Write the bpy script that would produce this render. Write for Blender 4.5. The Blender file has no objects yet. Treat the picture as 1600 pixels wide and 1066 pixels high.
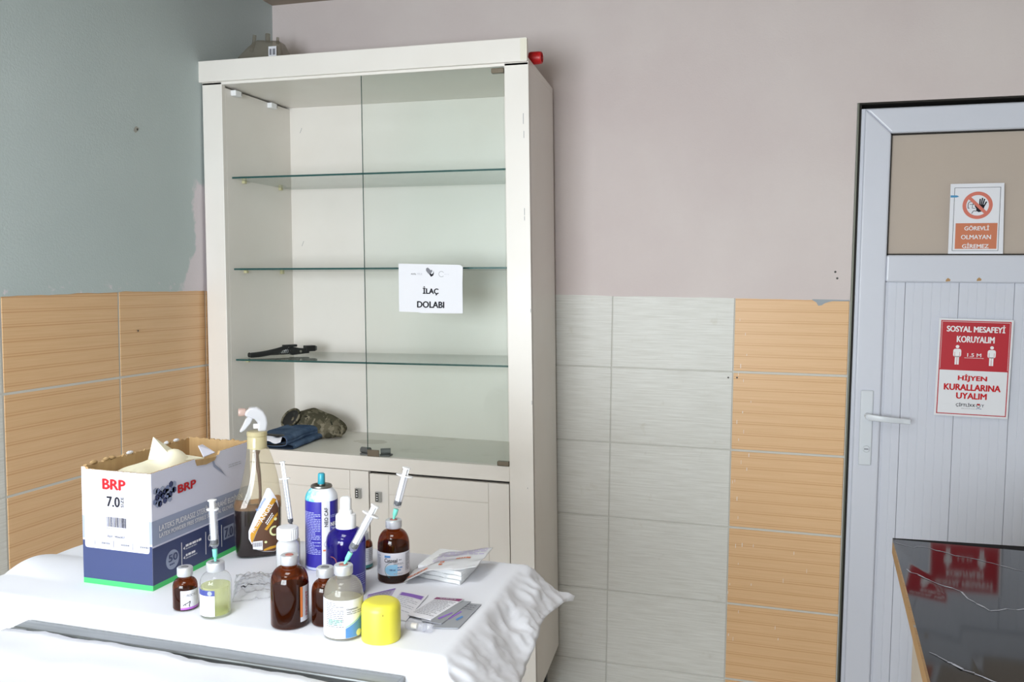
import bpy, bmesh, math, random
from math import sin, cos, pi, radians, atan2, hypot, sqrt
from mathutils import Vector, Matrix, noise

random.seed(7)
S = bpy.context.scene
COL = S.collection

# ------------------------------------------------------------------ camera
CAM = Vector((1.7642, -2.8242, 1.4071))
YAW, PIT, ROL = -0.28800, -0.068656, 0.009571
fwd = Vector((sin(YAW) * cos(PIT), cos(YAW) * cos(PIT), sin(PIT)))
rgt = Vector((cos(YAW), -sin(YAW), 0))
upv = rgt.cross(fwd)
r2 = rgt * cos(ROL) + upv * sin(ROL)
u2 = upv * cos(ROL) - rgt * sin(ROL)
cd = bpy.data.cameras.new('camera')
cd.sensor_width = 36.0
cd.lens = 1339.48 / 1600 * 36.0
cd.clip_start = 0.02
cam = bpy.data.objects.new('camera', cd)
cam.matrix_world = Matrix(((r2.x, u2.x, -fwd.x, CAM.x), (r2.y, u2.y, -fwd.y, CAM.y), (r2.z, u2.z, -fwd.z, CAM.z), (0, 0, 0, 1)))
COL.objects.link(cam)
S.camera = cam

# ------------------------------------------------------------------ world, daylight, exposure
w = bpy.data.worlds.new('world'); S.world = w
w.use_nodes = True
w.node_tree.nodes['Background'].inputs[0].default_value = (0.80, 0.90, 1.0, 1)
w.node_tree.nodes['Background'].inputs[1].default_value = 1.0
S.view_settings.view_transform = 'Standard'
S.view_settings.look = 'None'
S.view_settings.gamma = 1.0
S.view_settings.use_curve_mapping = False
S.view_settings.exposure = 0.0
S.cycles.transparent_max_bounces = 24
S.cycles.max_bounces = 7
S.cycles.diffuse_bounces = 4
S.cycles.glossy_bounces = 3
S.cycles.transmission_bounces = 3
S.cycles.caustics_reflective = False
S.cycles.caustics_refractive = False


def area(name, loc, rot, sx, sy, power, col):
    d = bpy.data.lights.new(name, 'AREA')
    d.shape = 'RECTANGLE'; d.size = sx; d.size_y = sy; d.energy = power; d.color = col
    o = bpy.data.objects.new(name, d); COL.objects.link(o)
    o.location = loc; o.rotation_euler = rot
    return o


# daylight entering by the window in the wall behind the photographer
area('window_daylight', (.95, -4.36, 1.33), (radians(90), 0, 0), 1.5, 1.15, 138, (0.90, 0.955, 1.0))
PANEL_POWER = 11.5

# ------------------------------------------------------------------ materials


def lin(c):
    r = []
    for v in c[:3]:
        v = v / 255.0
        r.append(v / 12.92 if v <= 0.04045 else ((v + 0.055) / 1.055) ** 2.4)
    return (r[0], r[1], r[2], 1)


MATS = {}


def mat(name, rgb, rough=0.5, metal=0.0, spec=0.5, bump=None, var=None, coat=0.0):
    """plain principled; bump=(scale,strength,distance), var=(scale,amount) colour mottling"""
    if name in MATS:
        return MATS[name]
    m = bpy.data.materials.new(name); m.use_nodes = True
    nt = m.node_tree; b = nt.nodes['Principled BSDF']
    b.inputs['Base Color'].default_value = lin(rgb)
    b.inputs['Roughness'].default_value = rough
    b.inputs['Metallic'].default_value = metal
    b.inputs['Specular IOR Level'].default_value = spec
    b.inputs['Coat Weight'].default_value = coat
    if bump or var:
        geo = nt.nodes.new('ShaderNodeTexCoord')
    if bump:
        n = nt.nodes.new('ShaderNodeTexNoise'); n.inputs['Scale'].default_value = bump[0]; n.inputs['Detail'].default_value = 4
        nt.links.new(geo.outputs['Object'], n.inputs['Vector'])
        bp = nt.nodes.new('ShaderNodeBump'); bp.inputs['Strength'].default_value = bump[1]; bp.inputs['Distance'].default_value = bump[2]
        nt.links.new(n.outputs['Fac'], bp.inputs['Height']); nt.links.new(bp.outputs['Normal'], b.inputs['Normal'])
    if var:
        n2 = nt.nodes.new('ShaderNodeTexNoise'); n2.inputs['Scale'].default_value = var[0]; n2.inputs['Detail'].default_value = 3
        nt.links.new(geo.outputs['Object'], n2.inputs['Vector'])
        hs = nt.nodes.new('ShaderNodeMix'); hs.data_type = 'RGBA'
        c = lin(rgb)
        hs.inputs[6].default_value = tuple(max(0, x * (1 - var[1])) for x in c[:3]) + (1,)
        hs.inputs[7].default_value = tuple(min(1, x * (1 + var[1])) for x in c[:3]) + (1,)
        nt.links.new(n2.outputs['Fac'], hs.inputs[0]); nt.links.new(hs.outputs[2], b.inputs['Base Color'])
    MATS[name] = m
    return m


def clear(name, tint, gloss=0.03, rough=0.02, body=None, body_amt=0.0, ior=1.45, tl=0.0):
    """thin clear pane or shell: tinted transparency + fresnel reflection, with an optional milky body"""
    if name in MATS:
        return MATS[name]
    m = bpy.data.materials.new(name); m.use_nodes = True
    nt = m.node_tree; nt.nodes.clear()
    out = nt.nodes.new('ShaderNodeOutputMaterial')
    t = nt.nodes.new('ShaderNodeBsdfTransparent'); t.inputs[0].default_value = tint + (1,)
    g = nt.nodes.new('ShaderNodeBsdfGlossy'); g.inputs['Roughness'].default_value = rough
    # Schlick reflectance, alike on both sides of the thin shell
    lw = nt.nodes.new('ShaderNodeLayerWeight'); lw.inputs[0].default_value = .5
    p5 = nt.nodes.new('ShaderNodeMath'); p5.operation = 'POWER'; p5.inputs[1].default_value = 5
    nt.links.new(lw.outputs['Facing'], p5.inputs[0])
    f0 = ((ior - 1) / (ior + 1)) ** 2
    f = nt.nodes.new('ShaderNodeMath'); f.operation = 'MULTIPLY_ADD'; f.inputs[1].default_value = 1 - f0; f.inputs[2].default_value = f0
    nt.links.new(p5.outputs[0], f.inputs[0])
    base = t
    if body:
        d = nt.nodes.new('ShaderNodeBsdfDiffuse'); d.inputs[0].default_value = lin(body)
        if tl > 0:
            tr = nt.nodes.new('ShaderNodeBsdfTranslucent'); tr.inputs[0].default_value = lin(body)
            mt = nt.nodes.new('ShaderNodeMixShader'); mt.inputs[0].default_value = tl
            nt.links.new(d.outputs[0], mt.inputs[1]); nt.links.new(tr.outputs[0], mt.inputs[2]); d = mt
        mb = nt.nodes.new('ShaderNodeMixShader'); mb.inputs[0].default_value = body_amt
        nt.links.new(t.outputs[0], mb.inputs[1]); nt.links.new(d.outputs[0], mb.inputs[2]); base = mb
    mx = nt.nodes.new('ShaderNodeMixShader')
    nt.links.new(f.outputs[0], mx.inputs[0]); nt.links.new(base.outputs[0], mx.inputs[1]); nt.links.new(g.outputs[0], mx.inputs[2])
    nt.links.new(mx.outputs[0], out.inputs[0])
    MATS[name] = m
    return m


class NT:
    """tiny helper to write node maths"""
    def __init__(s, name, rough=0.5, spec=0.5):
        s.m = bpy.data.materials.new(name); s.m.use_nodes = True; s.nt = s.m.node_tree
        s.b = s.nt.nodes['Principled BSDF']; s.b.inputs['Roughness'].default_value = rough; s.b.inputs['Specular IOR Level'].default_value = spec
        MATS[name] = s.m
    def n(s, t, **k):
        x = s.nt.nodes.new(t)
        for a, v in k.items(): setattr(x, a, v)
        return x
    def put(s, sock, v):
        if hasattr(v, 'links'): s.nt.links.new(v, sock)
        else: sock.default_value = v
    def math(s, op, a, b=None, c=None):
        x = s.n('ShaderNodeMath', operation=op)
        for i, v in enumerate((a, b, c)):
            if v is not None: s.put(x.inputs[i], v)
        return x.outputs[0]
    def pos(s):
        g = s.n('ShaderNodeNewGeometry'); x = s.n('ShaderNodeSeparateXYZ'); s.nt.links.new(g.outputs['Position'], x.inputs[0])
        return g.outputs['Position'], x.outputs[0], x.outputs[1], x.outputs[2]
    def noise(s, vec, scale, detail=3, rough=0.5):
        x = s.n('ShaderNodeTexNoise'); s.put(x.inputs['Scale'], scale); s.put(x.inputs['Detail'], detail); s.put(x.inputs['Roughness'], rough)
        s.put(x.inputs['Vector'], vec); return x.outputs['Fac']
    def scale(s, vec, sc):
        x = s.n('ShaderNodeMapping'); s.put(x.inputs['Vector'], vec); x.inputs['Scale'].default_value = sc; return x.outputs[0]
    def ramp(s, v, a, b):
        x = s.n('ShaderNodeMapRange'); s.put(x.inputs[0], v); x.inputs[1].default_value = a; x.inputs[2].default_value = b; return x.outputs[0]
    def mix(s, f, a, b):
        x = s.n('ShaderNodeMix', data_type='RGBA'); s.put(x.inputs[0], f); s.put(x.inputs[6], a); s.put(x.inputs[7], b); return x.outputs[2]
    def bump(s, h, st, d):
        x = s.n('ShaderNodeBump'); x.inputs['Strength'].default_value = st; x.inputs['Distance'].default_value = d
        s.put(x.inputs['Height'], h); s.nt.links.new(x.outputs['Normal'], s.b.inputs['Normal'])
    def col(s, c): s.put(s.b.inputs['Base Color'], c)


# plaster of the back wall: pinkish off-white
k = NT('plaster_pink', 0.75, 0.3)
P, X, Y, Z = k.pos()
nz = k.noise(P, 2.3, 4); k.col(k.mix(k.ramp(nz, .35, .65), lin((207, 194, 192)), lin((214, 203, 200))))
k.bump(k.noise(P, 170, 3), .25, .002)
# plaster of the left wall: blue-grey, with a bare pinkish strip near the cabinet and rubbed white specks
k = NT('plaster_blue', 0.6, 0.4)
P, X, Y, Z = k.pos()
wob = k.math('MULTIPLY', k.math('SUBTRACT', k.noise(P, 22, 4, .65), .5), .09)
edge = k.math('ADD', Y, wob)                     # strip Y > -0.48, Z < 1.72, flaring at the foot
flare = k.math('MULTIPLY', k.ramp(Z, 1.50, 1.36), .075)
m1 = k.ramp(k.math('ADD', edge, flare), -.478, -.462)
m2 = k.ramp(k.math('ADD', Z, wob), 1.725, 1.70)
bare = k.math('MULTIPLY', m1, m2)
low = k.math('MULTIPLY', k.ramp(k.noise(P, 30, 4, .7), .60, .68), k.ramp(Z, 1.41, 1.37))
msk = k.math('MAXIMUM', bare, low)
nz = k.noise(P, 1.8, 3)
blue = k.mix(k.ramp(nz, .3, .7), lin((184, 196, 196)), lin((193, 204, 204)))
k.col(k.mix(msk, blue, lin((222, 214, 219))))
k.bump(k.noise(P, 190, 3), .3, .002)
# orange striped tile
k = NT('tile_orange', 0.22, 0.5)
P, X, Y, Z = k.pos()
ph = k.math('FRACT', k.math('MULTIPLY', k.math('SUBTRACT', Z, 0.115), 1 / 0.03614))
l1 = k.ramp(k.math('ABSOLUTE', k.math('SUBTRACT', ph, .40)), .055, .02)
l2 = k.ramp(k.math('ABSOLUTE', k.math('SUBTRACT', ph, .58)), .045, .015)
ln = k.math('MAXIMUM', l1, k.math('MULTIPLY', l2, .8))
st = k.noise(k.scale(P, (6, 6, 260)), 1.0, 3)
base = k.mix(k.ramp(st, .3, .7), lin((220, 178, 132)), lin((228, 188, 144)))
k.col(k.mix(k.math('MULTIPLY', ln, .55), base, lin((194, 138, 90))))
# orange tile with paint spatter (next to the door)
k = NT('tile_orange_splashed', 0.40, 0.3)
P, X, Y, Z = k.pos()
ph = k.math('FRACT', k.math('MULTIPLY', k.math('SUBTRACT', Z, 0.115), 1 / 0.03614))
l1 = k.ramp(k.math('ABSOLUTE', k.math('SUBTRACT', ph, .40)), .055, .02)
l2 = k.ramp(k.math('ABSOLUTE', k.math('SUBTRACT', ph, .58)), .045, .015)
ln = k.math('MAXIMUM', l1, k.math('MULTIPLY', l2, .8))
st = k.noise(k.scale(P, (6, 6, 260)), 1.0, 3)
base = k.mix(k.ramp(st, .3, .7), lin((220, 178, 132)), lin((228, 188, 144)))
k.col(k.mix(k.math('MULTIPLY', ln, .55), base, lin((194, 138, 90))))
# white streaked tile
k = NT('tile_white', 0.45, 0.3)
P, X, Y, Z = k.pos()
st = k.noise(k.scale(P, (9, 9, 210)), 1.0, 4, .6)
bl = k.noise(P, 5, 3)
c1 = k.mix(k.ramp(st, .34, .66), lin((206, 204, 197)), lin((222, 221, 216)))
dirt = k.math('MULTIPLY', k.ramp(k.noise(P, 12, 4, .7), .62, .76), .35)
k.col(k.mix(dirt, c1, lin((180, 172, 150))))
# cabinet lacquer
k = NT('lacquer', 0.36, 0.5)
P, X, Y, Z = k.pos()
k.col(k.mix(k.ramp(k.noise(P, 4, 3), .3, .7), lin((230, 224, 217)), lin((235, 230, 224))))
k.bump(k.noise(P, 420, 2), .05, .001)
# cabinet deck with a pale spill stain
k = NT('lacquer_deck', 0.4, 0.5)
P, X, Y, Z = k.pos()
dx = k.math('MULTIPLY', k.math('SUBTRACT', X, .49), 1 / .06); dy = k.math('MULTIPLY', k.math('SUBTRACT', Y, -.20), 1 / .04)
rr = k.math('ADD', k.math('ADD', k.math('MULTIPLY', dx, dx), k.math('MULTIPLY', dy, dy)), k.math('MULTIPLY', k.math('SUBTRACT', k.noise(P, 30, 3), .5), 2.5))
sm = k.ramp(rr, 1.0, .8)
smear = k.math('MULTIPLY', k.ramp(k.noise(P, 9, 4, .7), .56, .72), .35)
k.col(k.mix(k.math('MAXIMUM', k.math('MULTIPLY', sm, .55), smear), lin((226, 221, 214)), lin((178, 170, 154))))
# fabric of the drapes
k = NT('drape', 0.9, 0.15)
P, X, Y, Z = k.pos()
k.col(lin((231, 233, 240)))
k.bump(k.noise(k.scale(P, (1, 1, 1)), 900, 2), .12, .0006)
MATS['drape'].node_tree.nodes['Principled BSDF'].inputs['Sheen Weight'].default_value = .1
# camouflage cloth
k = NT('camouflage', 0.95, 0.1)
P, X, Y, Z = k.pos()
n1 = k.noise(P, 26, 3); n2 = k.noise(k.scale(P, (1.3, .9, 1.1)), 40, 2)
c = k.mix(k.ramp(n1, .46, .52), lin((108, 101, 84)), lin((80, 76, 62)))
c = k.mix(k.ramp(n2, .56, .6), c, lin((134, 126, 108)))
k.col(k.mix(k.ramp(k.noise(P, 60, 2), .62, .66), c, lin((50, 50, 42))))
k.bump(k.noise(P, 120, 3), .5, .004)
# denim
k = NT('denim', 0.95, 0.1)
P, X, Y, Z = k.pos()
c = k.mix(k.ramp(k.noise(P, 14, 4, .6), .35, .65), lin((62, 80, 110)), lin((96, 116, 144)))
k.col(k.mix(k.ramp(k.noise(k.scale(P, (2, 1, 3)), 30, 4, .7), .66, .74), c, lin((150, 160, 165))))
k.bump(k.noise(P, 300, 2), .4, .002)
# cardboard
k = NT('cardboard', 0.85, 0.2)
P, X, Y, Z = k.pos()
k.col(k.mix(k.ramp(k.noise(k.scale(P, (60, 60, 4)), 1, 3), .3, .7), lin((178, 146, 104)), lin((194, 163, 120))))
# stainless steel
k = NT('steel', 0.48, 0.5)
P, X, Y, Z = k.pos()
k.b.inputs['Metallic'].default_value = 1.0
k.col(k.mix(k.ramp(k.noise(k.scale(P, (4, 160, 1)), 1, 3), .3, .7), lin((142, 144, 145)), lin((156, 158, 159))))
k.bump(k.noise(k.scale(P, (10, 700, 1)), 1, 2), .05, .0005)
# floor terrazzo
k = NT('floor_terrazzo', 0.45, 0.5)
P, X, Y, Z = k.pos()
k.col(k.mix(k.ramp(k.noise(P, 60, 4, .7), .4, .6), lin((150, 143, 133)), lin((176, 168, 156))))
# teal-stained white of the aerosol shoulder
k = NT('can_shoulder', 0.3, 0.5)
tc = k.n('ShaderNodeTexCoord'); sp = k.n('ShaderNodeSeparateXYZ'); k.nt.links.new(tc.outputs['Object'], sp.inputs[0])
nn = k.noise(tc.outputs['Object'], 70, 4, .7)
f = k.ramp(k.math('ADD', k.math('MULTIPLY', sp.outputs[0], -16), nn), .52, .86)
k.col(k.mix(f, lin((232, 236, 245)), lin((40, 178, 196))))

mat('grout_white', (205, 203, 196), .9)
mat('grout_grey', (168, 166, 158), .9)
mat('ceiling_paint', (158, 144, 130), .9, bump=(60, .15, .002))
mat('pvc', (210, 212, 222), .28, var=(3, .02))
mat('pvc_handle', (212, 216, 222), .3)
mat('gap_dark', (38, 34, 30), .8)
mat('aluminium_strip', (112, 113, 102), .4, .6)
mat('zinc', (150, 146, 140), .35, 1)
mat('bronze_grey', (118, 108, 94), .4, .7)
mat('catch_grey', (96, 98, 98), .5)
mat('plastic_white', (236, 236, 238), .35)
mat('plastic_offwhite', (228, 222, 206), .4)
mat('peg', (196, 190, 150), .4)
mat('chrome', (190, 190, 190), .15, 1)
mat('black', (22, 22, 24), .45)
mat('black_metal', (44, 45, 46), .42, .4)
mat('ink_black', (38, 36, 44), .8, spec=.2)
mat('ink_grey', (130, 130, 138), .8, spec=.2)
mat('ink_pale', (182, 184, 194), .8, spec=.2)
mat('ink_red', (196, 34, 40), .7, spec=.2)
mat('ink_white', (236, 234, 236), .7, spec=.2)
mat('paper', (232, 232, 238), .8, spec=.2)
mat('poster_white', (226, 226, 230), .45)
mat('poster_red', (182, 26, 42), .45)
mat('salmon', (206, 128, 98), .8, spec=.2)
mat('salmon_ring', (214, 124, 108), .8, spec=.2)
mat('cyan_ink', (84, 148, 190), .8, spec=.2)
mat('card_white', (216, 216, 232), .5)
mat('card_navy', (52, 62, 104), .45)
mat('card_green', (64, 196, 104), .5)
mat('card_grey', (152, 160, 184), .5)
mat('card_hex_mid', (120, 132, 168), .5)
mat('latex', (240, 234, 208), .6, var=(30, .03))
mat('alu_cap', (214, 215, 220), .35, .55)
mat('rubber_red', (178, 112, 104), .7)
mat('rubber_grey', (120, 120, 124), .7)
mat('label_white', (220, 219, 227), .5)
mat('label_purple', (168, 96, 190), .5)
mat('label_blue', (60, 70, 140), .5)
mat('label_skyblue', (84, 136, 196), .5)
mat('label_lightblue', (150, 204, 236), .5)
mat('label_orange', (214, 120, 60), .5)
mat('label_green', (150, 205, 180), .5)
mat('label_teal', (60, 128, 130), .5)
mat('can_blue', (50, 44, 150), .3)
mat('can_print', (176, 182, 232), .5)
mat('teal_plastic', (48, 150, 170), .35)
mat('needle_hub', (120, 208, 190), .35)
mat('yellow_cap', (224, 214, 72), .38)
mat('red_cap', (188, 26, 30), .4)
mat('sachet_silver', (168, 170, 178), .35, .4)
mat('sachet_lilac', (196, 184, 214), .4)
mat('ink_violet', (140, 100, 190), .6)
mat('ink_maroon', (138, 62, 110), .6)
mat('gauze', (240, 242, 244), .95, bump=(220, .5, .002))
mat('beige_board', (206, 196, 184), .5)
mat('tan_edge', (176, 136, 88), .6, var=(40, .08))
mat('gold', (196, 144, 44), .4)
mat('brown_art', (88, 58, 40), .5)
mat('cream_art', (214, 214, 160), .5)
mat('pump_tube', (70, 30, 22), .4)
mat('liquid_black', (30, 20, 18), .2)
mat('scale_black', (40, 40, 46), .6)
mat('spring', (200, 200, 205), .3, .8)
mat('putty', (170, 168, 160), .9)
mat('wall_nail', (60, 56, 52), .6)
mat('grey_paint', (158, 164, 170), .7)
mat('black_strip', (14, 15, 17), .7, spec=.15)
b = mat('black_glass', (12, 13, 15), .06)
clear('door_glass_green', (.958, .978, .968), ior=1.3)
clear('shelf_glass', (.93, .975, .955), ior=1.4)
mat('glass_edge', (34, 78, 76), .15)
clear('window_glass', (.97, .98, .98))
clear('amber_glass', (.55, .22, .07), body=(84, 36, 14), body_amt=.32, ior=1.5, tl=.4)
clear('amber_liquid', (.22, .08, .03), body=(40, 18, 12), body_amt=.75, ior=1.2, tl=.3)
clear('clear_glass', (.975, .985, .98), ior=1.35)
clear('hazy_glass', (.86, .85, .82), body=(222, 216, 200), body_amt=.30, ior=1.4, tl=.4)
clear('milky_liquid', (.9, .9, .85), body=(226, 222, 204), body_amt=.75, ior=1.2, tl=.4)
clear('yellow_liquid', (.99, 1.0, .86), body=(248, 252, 170), body_amt=.30, ior=1.1, tl=.5)
clear('blue_plastic', (.20, .14, .72), body=(48, 34, 150), body_amt=.55, ior=1.5, tl=.5)
clear('spray_plastic', (.96, .94, .87), body=(228, 218, 190), body_amt=.16, ior=1.45, tl=.5)
clear('trigger_plastic', (.9, .9, .92), body=(236, 236, 240), body_amt=.75, ior=1.45, tl=.4)
clear('trigger_nozzle', (.9, .8, .76), body=(232, 206, 196), body_amt=.6, ior=1.4, tl=.4)
clear('collar_plastic', (.92, .88, .74), body=(222, 210, 170), body_amt=.7, ior=1.45, tl=.3)
clear('syringe_barrel', (.96, .96, .98), body=(236, 238, 246), body_amt=.22, ior=1.3, tl=.5)
clear('plastic_film', (.98, .98, .98), body=(240, 241, 243), body_amt=.12, rough=.3, ior=1.15)
clear('white_translucent', (.9, .9, .92), body=(240, 240, 242), body_amt=.88, ior=1.4, tl=.3)
clear('jug_plastic', (.82, .80, .74), body=(176, 170, 158), body_amt=.40, rough=.2, ior=1.3, tl=.4)
clear('pane_frosted', (.9, .9, .9), body=(193, 179, 167), body_amt=.96, rough=.15, ior=1.25)
clear('teal_liquid', (.3, .6, .6), body=(60, 110, 112), body_amt=.6, ior=1.2)
m = mat('lamp_diffuser', (240, 240, 240), .6)
m.node_tree.nodes['Principled BSDF'].inputs['Emission Color'].default_value = (.96, .98, 1.0, 1)
m.node_tree.nodes['Principled BSDF'].inputs['Emission Strength'].default_value = PANEL_POWER

# ------------------------------------------------------------------ mesh helpers


class MB:
    def __init__(s):
        s.v = []; s.f = []
    def add(s, vs, fs):
        o = len(s.v); s.v += [tuple(p) for p in vs]; s.f += [tuple(i + o for i in f) for f in fs]; return s
    def box(s, x0, x1, y0, y1, z0, z1):
        vs = [(x, y, z) for z in (z0, z1) for y in (y0, y1) for x in (x0, x1)]
        return s.add(vs, [(0, 2, 3, 1), (4, 5, 7, 6), (0, 1, 5, 4), (2, 6, 7, 3), (0, 4, 6, 2), (1, 3, 7, 5)])
    def lathe(s, prof, n=40, cx=0, cy=0):
        """prof [(r,z)...] bottom to top; closes where r==0"""
        rings = []
        o = len(s.v)
        for r, z in prof:
            if r <= 1e-7:
                rings.append([len(s.v)]); s.v.append((cx, cy, z))
            else:
                st = len(s.v)
                for i in range(n):
                    a = 2 * pi * i / n; s.v.append((cx + r * cos(a), cy + r * sin(a), z))
                rings.append(list(range(st, st + n)))
        for a, b in zip(rings, rings[1:]):
            if len(a) == 1 and len(b) == 1: continue
            for i in range(n):
                j = (i + 1) % n
                if len(a) == 1: s.f.append((a[0], b[j], b[i]))
                elif len(b) == 1: s.f.append((a[i], a[j], b[0]))
                else: s.f.append((a[i], a[j], b[j], b[i]))
        return s
    def tube(s, pts, r, n=10, cap=True):
        pts = [Vector(p) for p in pts]; rs = r if isinstance(r, (list, tuple)) else [r] * len(pts)
        rings = []; prev = None
        for i, p in enumerate(pts):
            t = (pts[min(i + 1, len(pts) - 1)] - pts[max(i - 1, 0)]).normalized()
            if prev is None:
                a = Vector((0, 0, 1)) if abs(t.z) < .9 else Vector((1, 0, 0)); x = t.cross(a).normalized()
            else:
                x = (prev - t * prev.dot(t)).normalized()
            prev = x; y = t.cross(x)
            st = len(s.v)
            for k_ in range(n):
                an = 2 * pi * k_ / n; s.v.append(tuple(p + (x * cos(an) + y * sin(an)) * rs[i]))
            rings.append(list(range(st, st + n)))
        for a, b in zip(rings, rings[1:]):
            for i in range(n):
                j = (i + 1) % n; s.f.append((a[i], a[j], b[j], b[i]))
        if cap:
            s.f.append(tuple(reversed(rings[0]))); s.f.append(tuple(rings[-1]))
        return s
    def prism(s, poly, fn0, fn1):
        """poly of 2-D points; fn0/fn1 map (a,b) to the two faces"""
        n = len(poly)
        vs = [fn0(a, b) for a, b in poly] + [fn1(a, b) for a, b in poly]
        fs = [tuple(reversed(range(n))), tuple(range(n, 2 * n))] + [(i, (i + 1) % n, n + (i + 1) % n, n + i) for i in range(n)]
        return s.add(vs, fs)
    def face(s, pts):
        return s.add(pts, [tuple(range(len(pts)))])
    def grid(s, fn, nu, nv):
        o = len(s.v)
        for j in range(nv + 1):
            for i in range(nu + 1): s.v.append(tuple(fn(i / nu, j / nv)))
        for j in range(nv):
            for i in range(nu):
                a = o + j * (nu + 1) + i; s.f.append((a, a + 1, a + nu + 2, a + nu + 1))
        return s
    def map(s, fn):
        s.v = [tuple(fn(*p)) for p in s.v]; return s
    def build(s, name, m, parent=None, smooth=False, bevel=0, seg=2, loc=None, rot=None, recalc=True, solid=0, angle=35):
        me = bpy.data.meshes.new(name); me.from_pydata(s.v, [], s.f)
        if recalc:
            bm = bmesh.new(); bm.from_mesh(me); bmesh.ops.recalc_face_normals(bm, faces=bm.faces); bm.to_mesh(me); bm.free()
        me.materials.append(MATS[m] if isinstance(m, str) else m)
        if smooth:
            for p in me.polygons: p.use_smooth = True
            try: me.set_sharp_from_angle(angle=radians(angle))
            except Exception: pass
        me.update()
        o = bpy.data.objects.new(name, me); COL.objects.link(o)
        if parent is not None: o.parent = parent
        if loc is not None: o.location = loc
        if rot is not None: o.rotation_euler = rot
        if solid:
            md = o.modifiers.new('thickness', 'SOLIDIFY'); md.thickness = solid; md.offset = 0
        if bevel:
            md = o.modifiers.new('bevel', 'BEVEL'); md.width = bevel; md.segments = seg; md.limit_method = 'ANGLE'; md.angle_limit = radians(40)
        return o


def box(name, m, parent, x0, x1, y0, y1, z0, z1, bevel=0, fn=None, **k_):
    b_ = MB().box(x0, x1, y0, y1, z0, z1)
    if fn: b_.map(fn)
    return b_.build(name, m, parent, bevel=bevel, **k_)


def empty(name, loc=(0, 0, 0), rz=0):
    o = bpy.data.objects.new(name, None); COL.objects.link(o); o.location = loc; o.rotation_euler = (0, 0, rz); o.empty_display_size = .05
    return o


def tag(o, label, cat, group=None):
    o['label'] = label; o['category'] = cat
    if group: o['group'] = group
    return o


def struct(o):
    o['kind'] = 'structure'; return o


_txt = {}


def text_mesh(s_, bold=0.0, spacing=1.0):
    """unit text outline as (verts2d, faces), box 0..1 in both directions"""
    key = (s_, bold, spacing)
    if key in _txt: return _txt[key]
    c = bpy.data.curves.new('lettering', 'FONT'); c.body = s_; c.size = 1; c.offset = bold; c.resolution_u = 4; c.fill_mode = 'FRONT'; c.space_character = spacing
    o = bpy.data.objects.new('lettering', c); COL.objects.link(o)
    dg = bpy.context.evaluated_depsgraph_get()
    me = bpy.data.meshes.new_from_object(o.evaluated_get(dg))
    v = [(p.co.x, p.co.y) for p in me.vertices]; f = [tuple(p.vertices) for p in me.polygons]
    bpy.data.objects.remove(o); bpy.data.curves.remove(c); bpy.data.meshes.remove(me)
    xs = [p[0] for p in v] or [0, 1]; ys = [p[1] for p in v] or [0, 1]
    x0, x1, y0, y1 = min(xs), max(xs), min(ys), max(ys)
    v = [((a - x0) / max(1e-6, x1 - x0), (b_ - y0) / max(1e-6, y1 - y0)) for a, b_ in v]
    _txt[key] = (v, f)
    return _txt[key]


def put_text(s_, m, parent, fn, x0, x1, z0, z1, bold=.02, name='lettering', vertical=False, flip=False):
    """lettering fitted into the rectangle x0..x1, z0..z1 of a surface map fn(a,b)->xyz"""
    v, f = text_mesh(s_, 0.0)
    b_ = MB()
    am, bm2 = (x0 + x1) / 2, (z0 + z1) / 2; e = 1e-4
    q0 = Vector(fn(am, bm2)); nrm = (Vector(fn(am + e, bm2)) - q0).cross(Vector(fn(am, bm2 + e)) - q0).normalized()
    sh_ = bold * (x1 - x0 if vertical else z1 - z0) * .9     # heavier strokes: overlaid copies
    for k_, (sa_, sb_) in enumerate(((0, 0), (-1, 0), (1, 0), (0, -.6), (0, .6)) if sh_ > 0 else ((0, 0),)):
        n_ = nrm * (.0001 * k_); da, db_ = sa_ * sh_, sb_ * sh_
        if vertical:   # reads upwards
            pts = [Vector(fn(x1 - (x1 - x0) * q + da, z0 + (z1 - z0) * p + db_)) + n_ for p, q in v]
        else:
            pts = [Vector(fn(x0 + (x1 - x0) * p + da, z0 + (z1 - z0) * q + db_)) + n_ for p, q in v]
        b_.add(pts, f)
    return b_.build(name, m, parent, recalc=False)


def patch(m, parent, fn, x0, x1, z0, z1, name='print', nu=1, nv=1):
    return MB().grid(lambda u, v: fn(x0 + (x1 - x0) * u, z0 + (z1 - z0) * v), nu, nv).build(name, m, parent, recalc=False, smooth=nu > 2)


def shape(m, parent, fn, pts, name='print'):
    return MB().face([fn(a, b_) for a, b_ in pts]).build(name, m, parent, recalc=False)


def fine(m, parent, fn, x0, x1, z0, z1, lines, seed=1, fill=.5, words=6, name='fine_print'):
    rnd = random.Random(seed); b_ = MB(); h = (z1 - z0) / lines
    for i in range(lines):
        zt = z1 - i * h; x = x0; end = x0 + (x1 - x0) * (1 if rnd.random() > .25 else rnd.uniform(.5, .9))
        while x < end - 1e-6:
            wd = min((x1 - x0) / words * rnd.uniform(.5, 1.3), end - x)
            b_.face([fn(x, zt - h * fill), fn(x + wd, zt - h * fill), fn(x + wd, zt), fn(x, zt)])
            x += wd + (x1 - x0) / words * .18
    o = b_.build(name, m, parent, recalc=False); o['kind'] = 'stuff'
    return o


def circle(cx, cz, r, n=28, a0=0, a1=2 * pi):
    return [(cx + r * cos(a0 + (a1 - a0) * i / n), cz + r * sin(a0 + (a1 - a0) * i / n)) for i in range(n + (0 if abs(a1 - a0 - 2 * pi) < 1e-6 else 1))]


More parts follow.
